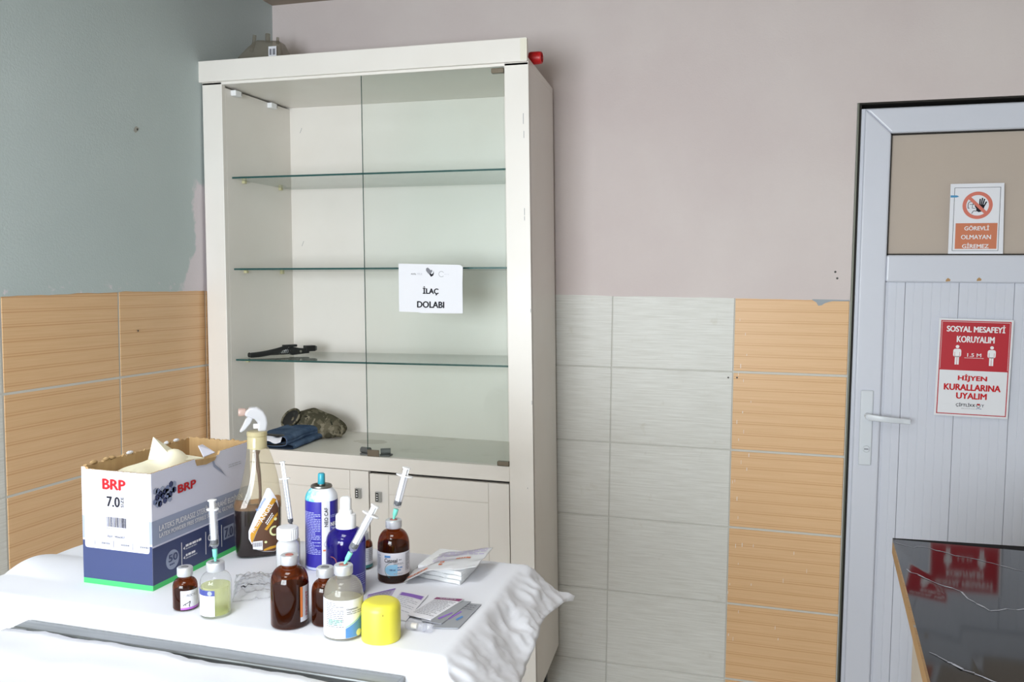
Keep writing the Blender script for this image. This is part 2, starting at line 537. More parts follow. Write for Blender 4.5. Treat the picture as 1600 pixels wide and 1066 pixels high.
def colpoly(m, parent, fn, pts, name='print', N_=24, K_=3):
    """polygon (one span per column) laid onto a curved surface in thin columns"""
    b_ = MB(); xa, xb = min(p[0] for p in pts), max(p[0] for p in pts)
    def span(x):
        zs_ = []
        for (x0, z0), (x1, z1) in zip(pts, pts[1:] + pts[:1]):
            if min(x0, x1) <= x <= max(x0, x1):
                if abs(x1 - x0) < 1e-9: zs_ += [z0, z1]
                else: zs_.append(z0 + (z1 - z0) * (x - x0) / (x1 - x0))
        return (min(zs_), max(zs_)) if zs_ else (0, 0)
    for i_ in range(N_):
        x0, x1 = xa + (xb - xa) * (i_ + (1e-4 if i_ == 0 else 0)) / N_, xa + (xb - xa) * (i_ + 1 - (1e-4 if i_ == N_ - 1 else 0)) / N_
        a0, a1 = span(x0); c0, c1 = span(x1)
        for j_ in range(K_):
            t0, t1 = j_ / K_, (j_ + 1) / K_
            b_.face([fn(x0, a0 + (a1 - a0) * t0), fn(x1, c0 + (c1 - c0) * t0), fn(x1, c0 + (c1 - c0) * t1), fn(x0, a0 + (a1 - a0) * t1)])
    return b_.build(name, m, parent, recalc=False, smooth=True)


def ring(m, parent, fn, cx, cz, ro, ri, n=40, name='print', a0=0, a1=2 * pi):
    b_ = MB(); b_.grid(lambda u, v: fn(cx + (ri + (ro - ri) * v) * cos(a0 + (a1 - a0) * u), cz + (ri + (ro - ri) * v) * sin(a0 + (a1 - a0) * u)), n, 1)
    return b_.build(name, m, parent, recalc=False)


def rrect(x0, x1, z0, z1, r, n=5):
    out = []
    for cx, cz, a in ((x1 - r, z1 - r, 0), (x0 + r, z1 - r, pi / 2), (x0 + r, z0 + r, pi), (x1 - r, z0 + r, 1.5 * pi)):
        out += [(cx + r * cos(a + pi / 2 * i / n), cz + r * sin(a + pi / 2 * i / n)) for i in range(n + 1)]
    return out


def line2d(b_, fn, p, q, wd):
    dx, dz = q[0] - p[0], q[1] - p[1]; l = hypot(dx, dz) or 1; nx, nz = -dz / l * wd / 2, dx / l * wd / 2
    b_.face([fn(p[0] + nx, p[1] + nz), fn(p[0] - nx, p[1] - nz), fn(q[0] - nx, q[1] - nz), fn(q[0] + nx, q[1] + nz)])


def poly_line(m, parent, fn, pts, wd, name='print'):
    b_ = MB()
    for p, q in zip(pts, pts[1:]): line2d(b_, fn, p, q, wd)
    return b_.build(name, m, parent, recalc=False)


# ================================================================== ROOM
RX, RY, RZ = 3.55, -4.30, 2.405       # right wall, wall behind the camera, ceiling
DX0, DX1, DZ = 2.012, 2.872, 1.957    # door opening
ROWS = [1.3635, 1.127, 0.874, 0.621, 0.368, 0.115, 0.0]

floor = struct(box('floor', 'floor_terrazzo', None, -.15, RX + .15, RY - .15, .15, -.1, 0))
ceiling = struct(box('ceiling', 'ceiling_paint', None, -.15, RX + .15, RY - .15, .15, RZ, RZ + .1))

wall_back = struct(MB().box(-.15, DX0, 0, .15, 0, RZ).box(DX1, RX + .15, 0, .15, 0, RZ).box(DX0, DX1, 0, .15, DZ, RZ).build('wall_back', 'grout_white'))
wall_left = struct(box('wall_left', 'grout_white', None, -.15, 0, RY - .15, 0, 0, RZ))
mat('plaster_white', (204, 204, 199), .8)
wall_right = struct(box('wall_right', 'plaster_white', None, RX, RX + .15, RY - .15, 0, 0, RZ))
WX0, WX1, WZ0, WZ1 = .15, 1.75, .72, 1.94
wall_front = struct(MB().box(0, WX0, RY - .15, RY, 0, RZ).box(WX1, RX, RY - .15, RY, 0, RZ).box(WX0, WX1, RY - .15, RY, 0, WZ0).box(WX0, WX1, RY - .15, RY, WZ1, RZ).build('wall_front', 'plaster_white'))
win = struct(empty('window_1', ((WX0 + WX1) / 2, RY - .05, WZ0)))
hw = (WX1 - WX0) / 2; hh = WZ1 - WZ0
for nm, a in (('frame_rail', (-hw, hw, -.03, .03, 0, .06)), ('frame_rail', (-hw, hw, -.03, .03, hh - .06, hh)), ('frame_stile', (-hw, -hw + .06, -.03, .03, .06, hh - .06)), ('frame_stile', (hw - .06, hw, -.03, .03, .06, hh - .06)), ('mullion', (-.04, .04, -.03, .03, .06, hh - .06))):
    box(nm, 'pvc', win, *a, bevel=.004)
for a in ((-hw + .06, -.04), (.04, hw - .06)):
    box('pane', 'window_glass', win, a[0], a[1], -.003, .003, .06, hh - .06)


def ragged(t, seed, amp):
    return noise.noise(Vector((t * 9, seed, 0))) * amp + noise.noise(Vector((t * 38, seed, 3))) * amp * .5


# plaster above the tiles, its lower edge brushed unevenly over them
def plaster(name, m, parent, fn, a0, a1, zlow, seed, amp, skip=None):
    n = int((a1 - a0) / .012)
    b_ = MB()
    for i in range(n):
        s0, s1 = a0 + (a1 - a0) * i / n, a0 + (a1 - a0) * (i + 1) / n
        def lo(s_):
            if skip and skip[0] <= s_ <= skip[1]: return skip[2]
            return zlow(s_) + ragged(s_, seed, amp)
        z0, z1 = lo(s0), lo(s1)
        if skip and (skip[0] <= (s0 + s1) / 2 <= skip[1]): z0 = z1 = skip[2]
        b_.face([fn(s0, z0, 0), fn(s1, z1, 0), fn(s1, RZ, 0), fn(s0, RZ, 0)])
        b_.face([fn(s0, z0, 1), fn(s1, z1, 1), fn(s1, z1, 0), fn(s0, z0, 0)])
    return b_.build(name, m, parent, recalc=False)


plaster('plaster_coat', 'plaster_pink', wall_back, lambda s_, z, d: (s_, -.0042 if d == 0 else .002, z), 0.0, RX,
        lambda x: 1.3635 + .0035 * max(0, min(1, (1.3 - x) * 4)) - .004 * max(0, min(1, (x - 1.67) * 3)), 2.2, .0022, (DX0, DX1, DZ))
plaster('plaster_coat', 'plaster_blue', wall_left, lambda s_, z, d: (.0042 if d == 0 else -.002, -s_, z), 0.0, -RY,
        lambda y: 1.3685 - .008 * max(0, min(1, (y - .75) * 2.2)), 8.4, .003)
# small smear of grey paint over the orange tile by the door, plugs and nail holes in the plaster
shape('grey_paint', wall_back, lambda a, b_: (a, -.0048, b_), [(1.90, 1.3605), (1.912, 1.3535), (1.918, 1.343), (1.928, 1.3445), (1.937, 1.351), (1.949, 1.3555), (1.962, 1.358), (1.98, 1.3578), (2.008, 1.3585), (2.008, 1.362), (1.90, 1.363)], 'paint_smear')
for x_, z_ in ((1.9643, 1.4478), (1.9705, 1.4282)):
    shape('wall_nail', wall_back, lambda a, b_: (a, -.0047, b_), circle(x_, z_, .0035, 8), 'nail_hole')
shape('putty', wall_left, lambda a, b_: (.0052, -a, b_), [(.715, 1.842), (.722, 1.832), (.73, 1.826), (.738, 1.831), (.734, 1.84), (.726, 1.846)], 'wall_plug')
shape('wall_nail', wall_left, lambda a, b_: (.0054, -a, b_), circle(.722, 1.8375, .0035, 8), 'nail_hole')

TILE = {}


def tile(parent, wall, m, a0, a1, z0, z1, gapz, gapa=.0032, proud=.0035):
    """one glazed tile; alike tiles share mesh data"""
    a0 += gapa / 2; a1 -= gapa / 2; z0 += gapz / 2; z1 -= gapz / 2
    key = (wall, m, round(a1 - a0, 4), round(z1 - z0, 4))
    if key not in TILE:
        w_, h_ = a1 - a0, z1 - z0
        b_ = MB()
        if wall == 'back': b_.box(0, w_, -proud, .004, 0, h_)
        else: b_.box(-.004, proud, -w_, 0, 0, h_)
        o = b_.build('tile', m, parent, bevel=.0012, seg=1); TILE[key] = o
    else:
        o = TILE[key].copy(); COL.objects.link(o); o.parent = parent
    o.location = (a0, 0, z0) if wall == 'back' else (0, -a0, z0)
    return o


XJ, XK = 1.2754, 1.6678
for i in range(6):
    z1, z0 = ROWS[i], ROWS[i + 1]
    zt = z1 + .0135 if i == 0 else z1
    tile(wall_back, 'back', 'tile_white', XJ - .3924, XJ, z0, zt, .0036)
    tile(wall_back, 'back', 'tile_white', XJ, XK, z0, zt, .0036)
    tile(wall_back, 'back', 'tile_orange_splashed', XK, DX0 - .002, z0, zt, .0075)
    for a in (.0226, .415, .8074, 1.1998):
        tile(wall_left, 'left', 'tile_orange' if a < 1.1 else 'tile_white', a, a + .3924, z0 - .003, (zt if i == 0 else z1 - .003), .0062 if a < 1.1 else .0036, .0055 if a < 1.1 else .0034, .0013)
# white paint drips on the orange tiles beside the door
rnd = random.Random(4)
for x_, z_ in ((1.684, 1.29), (1.702, 1.245), (1.708, 1.18), (1.69, 1.14), (1.684, 1.115), (1.70, 1.095), (1.725, 1.03), (1.70, .995), (1.683, .96), (1.705, .93), (1.69, .905), (1.723, .855), (1.70, .83), (1.718, .81), (1.675, .765), (1.682, .77), (1.69, .71), (1.695, .65), (1.69, .555), (1.71, .56), (1.745, .562), (1.87, .55), (1.70, .50), (1.91, .495), (1.675, .43), (1.742, .435), (1.67, .40), (1.84, .455), (1.705, .34), (1.82, .30), (1.675, .26), (1.83, .265), (1.69, .245)):
    l = rnd.uniform(.005, .014); wd = rnd.uniform(.0008, .0018)
    patch('ink_white', wall_back, lambda a, b_: (a, -.0040, b_), x_, x_ + wd, z_, z_ + l, 'paint_drip')
for x_, z_ in ((1.6534, 1.108), (1.6805, 1.109)):
    shape('wall_nail', wall_back, lambda a, b_: (a, -.0041, b_), circle(x_, z_, .003, 8), 'drill_hole')
shape('wall_nail', wall_left, lambda a, b_: (.0041, -a, b_), circle(.7346, 1.2544, .003, 8), 'drill_hole')

# ================================================================== DOOR
door = struct(empty('door_1', (DX0, 0, 0)))
DW = DX1 - DX0
box('gap_shade_backing', 'gap_dark', door, 0, DW, .085, .10, 0, DZ)  # dark sheet added behind the leaf so the gaps around it look shaded
box('head_gap_shade', 'gap_dark', door, 0, DW, -.0035, .085, DZ - .005, DZ - .0005)  # solid dark strip, shade of the gap above the door put into colour
box('jamb_gap_shade', 'gap_dark', door, .004, .0115, .006, .085, 0, DZ - .005)  # same at the jamb: dark colour standing for shade in the gap
box('edge_strip', 'aluminium_strip', door, .0005, .004, -.006, .03, 0, DZ - .001)
box('frame_jamb', 'pvc', door, .0115, .024, .008, .07, 0, DZ - .016, bevel=.002)
box('frame_head', 'pvc', door, .024, DW - .03, .010, .07, DZ - .020, DZ - .016)
lx0, lx1, lz1 = .0215, DW - .03, DZ - .017
# leaf: mitred stiles and head rail, lock rail, bottom rail
def quad_prism(pts, name, m='pvc', y0=0.0, y1=.06, bev=.006):
    return MB().prism(pts, lambda a, b_: (a, y0, b_), lambda a, b_: (a, y1, b_)).build(name, m, door, bevel=bev, seg=3)
st_ = .076
quad_prism([(lx0, .01), (lx0 + st_, .01), (lx0 + st_, lz1 - st_), (lx0, lz1)], 'stile')
quad_prism([(lx1 - st_, .01), (lx1, .01), (lx1, lz1), (lx1 - st_, lz1 - st_)], 'stile')
quad_prism([(lx0, lz1), (lx0 + st_, lz1 - st_), (lx1 - st_, lz1 - st_), (lx1, lz1)], 'head_rail')
quad_prism([(lx0 + st_, 1.418), (lx1 - st_, 1.418), (lx1 - st_, 1.5), (lx0 + st_, 1.5)], 'lock_rail')
quad_prism([(lx0 + st_, .01), (lx1 - st_, .01), (lx1 - st_, .12), (lx0 + st_, .12)], 'bottom_rail')
gx0, gx1 = lx0 + st_, lx1 - st_
box('pane', 'pane_frosted', door, gx0, gx1, .022, .028, 1.5, lz1 - st_)
for a in ((gx0, gx0 + .004, 1.5, lz1 - st_), (gx0, gx1, lz1 - st_ - .004, lz1 - st_), (gx0, gx1, 1.5, 1.504)):
    box('glazing_gasket', 'gap_dark', door, a[0], a[1], .012, .024, a[2], a[3])
box('panel_core', 'gap_dark', door, gx0, gx1, .03, .035, .12, 1.418)
pw = .0246
i = 0
x_ = gx0 - .016
while x_ < gx1:
    a, c_ = max(x_, gx0), min(x_ + pw, gx1)
    g = .0011 if i % 6 == 2 else .0
    if c_ - a > .004:
        prof = [(a, .0159), (a + .0012, .0150), (c_ - .0012 - g, .0150), (c_ - g, .0159), (c_ - g, .03), (a, .03)]
        MB().prism(prof, lambda p, q: (p, q, .12), lambda p, q: (p, q, 1.418)).build('panel_board', 'pvc', door)
    x_ += pw; i += 1
# lever handle on a long plate
hx = 2.068 - DX0
plate = box('handle_plate', 'pvc_handle', door, hx - .018, hx + .019, -.008, 0, .853, 1.086, bevel=.004, seg=3)
MB().lathe([(0, 0), (.0095, 0), (.0095, .018), (.008, .02), (0, .02)], 24).map(lambda x, y, z: (hx + .003 + x, -.006 - z, 1.008 + y)).build('handle_boss', 'pvc_handle', door, smooth=True)
lev = MB()
path = []
for t in range(13):
    u = t / 12
    path.append((hx + .002 + .118 * u, -.036 - .010 * sin(pi * min(1, u * 1.2)), 1.008 - .009 * u))
def lev_fn(u, v):
    k_ = min(11.999, u * 12); j = int(k_); fr = k_ - j
    p = Vector(path[j]).lerp(Vector(path[j + 1]), fr); an = 2 * pi * v
    hz = .0098 - .0022 * u; hy = .0052
    ex = abs(cos(an)) ** .5 * (1 if cos(an) >= 0 else -1); ez = abs(sin(an)) ** .5 * (1 if sin(an) >= 0 else -1)
    return (p.x, p.y + hy * ex, p.z + hz * ez)
lev.grid(lev_fn, 24, 20)
lev.face([lev_fn(1, v / 20) for v in range(20)]); lev.face([lev_fn(0, v / 20) for v in range(20)])
lev.build('handle_lever', 'pvc_handle', door, smooth=True)
MB().tube([(hx + .003, -.006, 1.008), (hx + .003, -.036, 1.008)], .008, 16).build('handle_neck', 'pvc_handle', door, smooth=True)
MB().lathe([(0, 0), (.0105, 0), (.0105, .006), (.009, .0075), (0, .0075)], 24).map(lambda x, y, z: (hx + .003 + x, -.006 - z, .905 + y)).build('lock_turn', 'pvc_handle', door, smooth=True)
box('lock_slot', 'ink_grey', door, hx - .003, hx + .009, -.0142, -.0134, .9035, .9065)
box('latch_bolt', 'zinc', door, .009, .0215, .01, .025, 1.03, 1.058, bevel=.002)
for x_, z_ in ((.152, 1.421), (.235, 1.423)):
    shape('tan_edge', door, lambda a, b_: (a + .11, -.0004, b_), [(x_, z_), (x_ + .012, z_ + .001), (x_ + .013, z_ + .006), (x_ + .006, z_ + .011), (x_ + .001, z_ + .006)], 'glue_smudge')

# ------------------------------------------------------------------ notices on the door
# warning notice standing on the glazed pane
def flat(ox, oy, oz, tilt=0.0, d=0.0):
    c_, s_ = cos(tilt), sin(tilt)
    return lambda a, b_: (ox + a * c_ - b_ * s_, oy - d, oz + a * s_ + b_ * c_)


n1 = empty('warning_notice', (2.277, .004, 1.5035))
F0 = flat(0, 0, 0)
pw_, ph_ = .146, .206
MB().prism([(0.001, 0), (pw_ + .001, 0), (pw_ - .004, ph_), (-.002 + .002, ph_)], lambda a, b_: (a, 0, b_), lambda a, b_: (a, .0012, b_)).build('paper_sheet', 'paper', n1)
f1 = flat(0, -.0004, 0)
for a in ((.011, pw_ - .0125, .0085, .0095), (.011, pw_ - .0125, ph_ - .0125, ph_ - .0115), (.011, .0122, .0085, ph_ - .0115), (pw_ - .0135, pw_ - .0123, .0085, ph_ - .0115)):
    patch('ink_black', n1, f1, *a, name='border_line')
patch('salmon', n1, f1, .018, pw_ - .017, .0145, .090, 'red_panel')
f2 = flat(0, -.0008, 0)
for t_, z0, z1, a, c_ in (('GÖREVLİ', .0690, .0845, .042, .107), ('OLMAYAN', .0430, .0555, .034, .113), ('GİREMEZ', .0165, .0320, .038, .108)):
    put_text(t_, 'ink_white', n1, f2, a, c_, z0, z1, .035)
cx, cz = .074, .142
ring('salmon_ring', n1, f2, cx, cz, .040, .030, 48, 'prohibition_ring')
# hand
f3 = flat(0, -.0006, 0)
shape('ink_black', n1, f3, [(cx - .003, cz - .016), (cx + .004, cz - .020), (cx + .012, cz - .018), (cx + .0175, cz - .008), (cx + .0185, cz + .001), (cx + .006, cz + .002), (cx + .002, cz - .002), (cx - .006, cz + .002), (cx - .008, cz - .001), (cx - .003, cz - .010)], 'hand_symbol')
for p, q in (((.0055, 0), (.0065, .019)), ((.0095, 0), (.0125, .0215)), ((.0135, 0), (.018, .0185)), ((.0165, -.004), (.0235, .0105))):
    bb = MB(); line2d(bb, f3, (cx + p[0], cz + p[1]), (cx + q[0], cz + q[1]), .0036); bb.build('finger_symbol', 'ink_black', n1, recalc=False)
poly_line('ink_black', n1, f3, [(cx - .025, cz - .008), (cx - .025, cz + .005), (cx - .022, cz + .010), (cx - .016, cz + .011), (cx - .012, cz + .007), (cx - .012, cz + .003)], .0017, 'head_symbol')
poly_line('ink_black', n1, f3, [(cx - .025, cz - .008), (cx - .021, cz - .008)], .0017, 'head_symbol')
poly_line('ink_black', n1, f3, [(cx - .021, cz + .003), (cx - .006, cz + .002)], .0013, 'head_symbol')
poly_line('ink_black', n1, f3, [(cx - .013, cz + .001), (cx - .014, cz - .008), (cx - .006, cz - .009)], .0013, 'head_symbol')
poly_line('ink_black', n1, f3, [(cx - .015, cz - .024), (cx - .010, cz - .016), (cx - .002, cz - .017)], .0017, 'arm_symbol')
bb = MB(); line2d(bb, flat(0, -.0011, 0), (cx - .0245, cz + .0245), (cx + .0245, cz - .0245), .009); bb.build('prohibition_bar', 'salmon_ring', n1, recalc=False)
shape('cyan_ink', n1, f2, [(.001, .166), (.018, .166), (.024, .1685), (.018, .172), (.001, .1725)], 'pen_stroke')
tag(n1, 'white paper notice with struck-out hand symbol and orange panel, on the door glass', 'notice')

n2 = empty('distance_poster', (2.2575, -.0012, 1.020))
PW, PH = .1985, .292
TLT = -.012
def pf(d):
    c_, s_ = cos(TLT), sin(TLT)
    return lambda a, b_: (a * c_ - b_ * s_, -d, a * s_ + b_ * c_)
g0, g1 = pf(0), pf(.002)
MB().prism([(0, 0), (PW, 0), (PW, PH), (0, PH)], lambda a, b_: g0(a, b_), lambda a, b_: g1(a, b_)).build('board', 'poster_white', n2)
p1, p2, p3 = pf(.0024), pf(.0028), pf(.0032)
bm_ = .0055
patch('poster_red', n2, p1, bm_, PW - bm_, bm_, PH - bm_, 'red_field')
patch('poster_white', n2, p2, bm_ + .0028, PW - bm_ - .0028, bm_ + .0028, .138, 'white_field')
for a in ((bm_ + .003, PW - bm_ - .003, PH - bm_ - .0042, PH - bm_ - .0032), (bm_ + .003, bm_ + .0038, .142, PH - bm_ - .0032), (PW - bm_ - .0038, PW - bm_ - .003, .142, PH - bm_ - .0032)):
    patch('ink_white', n2, p2, *a, name='border_line')
put_text('SOSYAL MESAFEYİ', 'ink_white', n2, p2, .0225, PW - .0215, .253, .2755, .045)
put_text('KORUYALIM', 'ink_white', n2, p2, .051, PW - .048, .222, .2405, .05)
put_text('1.5 M', 'ink_white', n2, p2, .081, .118, .1795, .190, .03)
patch('ink_white', n2, p2, .0745, .124, .1755, .1765, 'arrow_line')
for a, s_ in ((.073, -1), (.1255, 1)):
    shape('ink_white', n2, p2, [(a, .176), (a - s_ * .003, .1775), (a - s_ * .003, .1745)], 'arrow_head')
for px_ in (.0535, .1455):
    shape('ink_white', n2, p2, circle(px_, .2085, .0049, 20), 'figure_head')
    shape('ink_white', n2, p2, rrect(px_ - .0108, px_ + .0108, .178, .2020, .006), 'figure_torso')
    for s_ in (-1, 1):
        patch('ink_white', n2, p2, px_ + min(s_ * .0006, s_ * .0056), px_ + max(s_ * .0006, s_ * .0056), .155, .180, 'figure_leg')
        patch('poster_red', n2, p3, px_ + s_ * .0066 - .0004, px_ + s_ * .0066 + .0004, .1775, .193, 'figure_gap')
put_text('HİJYEN', 'ink_red', n2, p3, .060, PW - .062, .1045, .1270, .055)
put_text('KURALLARINA', 'ink_red', n2, p3, .0235, PW - .0245, .0785, .0970, .065)
put_text('UYALIM', 'ink_red', n2, p3, .058, PW - .060, .0535, .0713, .065)
put_text('ÇİFTLİKK', 'ink_black', n2, p3, .058, .1105, .0285, .0415, .02)
put_text('Y', 'ink_black', n2, p3, .1265, .1335, .0305, .0392, .02)
ring('ink_black', n2, p3, .1185, .0345, .0058, .0044, 24, 'crest')
shape('ink_red', n2, p3, [(.1135, .0375), (.1160, .0415), (.1185, .0395), (.1210, .0415), (.1235, .0375), (.1210, .0355), (.1160, .0355)], 'crest_roof')
shape('label_blue', n2, p3, [(.1120, .0255), (.1185, .0275), (.1270, .0255), (.1270, .0240), (.1185, .0260), (.1120, .0240)], 'crest_wave')
put_text('BELEDİYESİ', 'ink_grey', n2, p3, .074, .110, .0235, .0262, 0)
tag(n2, 'red and white social distance poster fixed to the lower door panel', 'poster')

# ================================================================== CABINET
CB = empty('display_cabinet', (.012, -.425, 0))
tag(CB, 'tall cream display cabinet with glass shelves and one glass door in the corner', 'cabinet')
CW, CD_ = 1.0, .395


def W(x, y, z):
    """cabinet coordinates x 0..1 (left..right), y 0..depth back, z height -> slightly out of square carcass, as it stands"""
    xl = .0085 + .0095 * (2.036 - z) + .017 * y / .4
    xr = 1.094 + .0245 * (2.03 - z) - .026 * y / .4
    return (xl + x * (xr - xl) - .012, y, z)


def cbox(name, m, x0, x1, y0, y1, z0, z1, bevel=.0012, parent=CB, seg=2):
    return box(name, m, parent, x0, x1, y0, y1, z0, z1, bevel=bevel, fn=W, seg=seg)


xs = .0665                                   # stile width share
zb, zd, zm, zc = .165, .8145, .862, 2.034    # carcass bottom, door top, deck top, crown underside
cbox('side_panel', 'lacquer', 0, .016, .018, CD_, zb, 2.026)
cbox('side_panel', 'lacquer', .984, 1, .0005, CD_, zb, 2.026)
cbox('inner_lining', 'lacquer', .016, xs, .018, CD_ - .01, zm - .03, 2.02)
cbox('inner_lining', 'lacquer', 1 - xs, .984, .018, CD_ - .01, zm - .03, 2.02)
cbox('back_panel', 'lacquer', .016, .984, CD_ - .01, CD_, zb, 2.026)
cbox('top_panel', 'lacquer', .0, 1, .0, CD_, 2.026, zc + .012)
cbox('crown_board', 'lacquer', -.0075, .9985, -.011, .009, zc, 2.1005, .002)
cbox('stile', 'lacquer', 0, xs, 0, .018, zb, zc, .0015)
cbox('stile', 'lacquer', 1 - xs, 1, 0, .018, zb, zc, .0015)
cbox('deck', 'lacquer_deck', xs, 1 - xs, .018, CD_ - .01, zm - .02, zm, 0)
cbox('mid_rail', 'lacquer', xs, 1 - xs, 0, .018, zd + .002, zm, .0015)
cbox('bottom_panel', 'lacquer', .016, .984, .018, CD_ - .01, zb, zb + .02)
for a in (.03, .94):
    for y_ in (.05, .32):
        cbox('foot', 'black', a, a + .03, y_, y_ + .03, 0, zb)
cbox('edge_band_end', 'plastic_offwhite', .9985 - .018, .9986, -.0114, -.0108, zc + .003, 2.0975, 0)
# lower doors: stiles, top rail and sunk panel separated by fine grooves
def low_door(x0, x1, ztop, hinge):
    d = cbox('lower_door', 'lacquer', x0, x1, .003, .018, zb + .01, ztop, .001)
    g = .0020; sw = .058
    q = lambda nm, a, b_, c_, e: cbox(nm, 'lacquer', a, b_, 0, .0032, c_, e, .0009, parent=d)
    q('door_stile', x0, x0 + sw - g / 2, zb + .01, ztop)
    q('door_stile', x1 - sw + g / 2, x1, zb + .01, ztop)
    q('door_rail', x0 + sw + g / 2, x1 - sw - g / 2, ztop - .060, ztop)
    q('door_rail', x0 + sw + g / 2, x1 - sw - g / 2, zb + .01, zb + .07)
    q('door_panel', x0 + sw + g / 2, x1 - sw - g / 2, zb + .07 + g, ztop - .060 - g)
    lx = (x1 - .040) if hinge == 'L' else (x0 + .019)
    lz = .744 if hinge == 'L' else .738
    lk = cbox('combination_lock', 'chrome', lx, lx + .0185, -.0085, 0, lz - .016, lz + .016, .001, parent=d)
    cbox('dial_window', 'black', lx + .0025, lx + .0105, -.0090, -.0084, lz - .013, lz + .013, 0, parent=d)
    for k_ in range(3):
        cbox('dial_digit', 'ink_white', lx + .0045, lx + .0085, -.0093, -.0089, lz - .0095 + k_ * .0075, lz - .0060 + k_ * .0075, 0, parent=d)
    return d
low_door(xs + .002, .5175, zd, 'L')
low_door(.521, 1 - xs - .002, zd - .006, 'R')
# glass shelves on pegs
for zl, zr in ((1.7395, 1.7415), (1.4435, 1.4520), (1.1455, 1.1590)):
    def sh(x, y, z, zl=zl, zr=zr):
        t = (x - xs) / (1 - 2 * xs); p = W(x, y, (zl + zr) / 2); return (p[0], p[1], zl + (zr - zl) * t + z)
    s_ = box('glass_shelf', 'shelf_glass', CB, xs + .002, 1 - xs - .002, .041, CD_ - .014, -.006, 0, fn=sh)
    box('polished_edge', 'glass_edge', s_, xs + .002, 1 - xs - .002, .0404, .0412, -.0058, -.0002, fn=sh)
    for xx in (xs, 1 - xs - .010):
        for yy in (.095, .305):
            bb = MB().box(xx, xx + .010, yy, yy + .012, -.0155, -.0062); bb.map(sh); bb.build('shelf_peg', 'peg', CB, bevel=.001)
# white connector blocks under the top, left side
for yy in (.045, .245):
    cb_ = cbox('connector_block', 'plastic_white', xs, xs + .018, yy, yy + .032, 2.000, 2.018, .002)
    cbox('connector_screw', 'black', xs + .0125, xs + .0182, yy + .0325, yy + .0328, 2.005, 2.012, 0, parent=cb_)
# glass door hung on the right, with its clips and the magnetic catches at the deck
gx0_ = .5155
gd = cbox('glass_door', 'door_glass_green', gx0_, 1 - xs - .003, .002, .0068, zm + .004, zc - .004, 0)
cbox('polished_edge', 'glass_edge', gx0_ - .0006, gx0_, .002, .0068, zm + .004, zc - .004, 0, parent=gd)
cbox('hinge_clip', 'bronze_grey', 1 - xs - .036, 1 - xs - .001, -.003, .013, 2.008, 2.0215, .002, parent=gd)
cbox('hinge_clip', 'bronze_grey', 1 - xs - .034, 1 - xs - .001, -.003, .013, zm + .001, zm + .0145, .002, parent=gd)
cbox('catch_plate', 'bronze_grey', gx0_ + .001, gx0_ + .036, -.003, .0015, zm + .001, zm + .022, .001, parent=gd)
for a, b_ in ((-.030, .002), (.032, .062)):
    p0, p1 = W(gx0_ + a, .030 if a < 0 else .022, zm + .0135), W(gx0_ + b_ - .004, .022 if a < 0 else .034, zm + .0145)
    MB().tube([p0, p1], .0095, 16).build('magnetic_catch', 'catch_grey', CB, smooth=True, angle=50)
    pm = W(gx0_ + (a + b_) / 2, .03, zm)
    box('catch_base', 'catch_grey', CB, pm[0] - .018, pm[0] + .016, .016, .042, zm, zm + .005, bevel=.001)
# scuffs on the right stile
for x_, z_, l in ((.984, 1.86, .03), (.985, 1.82, .02), (.984, 1.60, .02), (.984, 1.585, .012), (.9975, 1.32, .01), (.9978, 1.05, .012), (.983, .80, .004)):
    patch('ink_grey', CB, lambda a, b_: W(a, -.0004, b_), x_, x_ + .0012, z_, z_ + l, 'scuff')
for z_, p in ((1.935, .083), (1.53, .083)):
    poly_line('ink_grey', CB, lambda a, b_: W(a, CD_ - .0104, b_), [(.105, z_), (.1125, z_ + .018)], .0012, 'hair_scratch')

# paper notice on the glass door
cn = empty('cabinet_notice', (.694, -.4246, 1.3145))
nf = lambda d: (lambda a, b_: (a + .003 * (1 - b_ / .145) * 0 + .004 * (a / .205) * (1 - b_ / .14) * .3, -d, b_ - .004 * (a / .205) * (b_ / .14)))
MB().prism([(-.001, .145), (.001, 0), (.065, -.001), (.070, -.003), (.205, -.002), (.204, .09), (.2055, .139), (.197, .146)][::-1], nf(0), nf(.0006)).build('paper_sheet', 'paper', cn)
n_a = nf(.001)
put_text('İLAÇ', 'ink_black', cn, n_a, .079, .128, .052, .0775, .045)
put_text('DOLABI', 'ink_black', cn, n_a, .0605, .146, .0135, .0325, .06)
put_text('ADİL', 'ink_black', cn, n_a, .040, .057, .113, .118, .02)
put_text('YELE', 'ink_pale', cn, n_a, .059, .076, .113, .118, 0)
shape('ink_grey', cn, n_a, [(.101, .113), (.094, .119), (.0885, .126), (.089, .133), (.094, .1355), (.099, .132), (.103, .1275), (.108, .129), (.109, .124), (.104, .118)], 'heart_emblem')
shape('ink_black', cn, n_a, [(.1045, .1075), (.100, .114), (.102, .119), (.1075, .115), (.112, .120), (.1125, .1265), (.114, .119), (.112, .112)], 'heart_emblem')
ring('ink_grey', cn, n_a, .138, .1165, .0088, .0078, 30, 'crescent_emblem', .6, 5.6)
put_text('ÇİFTLİK', 'ink_pale', cn, n_a, .147, .162, .115, .118, 0)
tag(cn, 'white paper notice with black lettering taped on the cabinet glass door', 'notice')

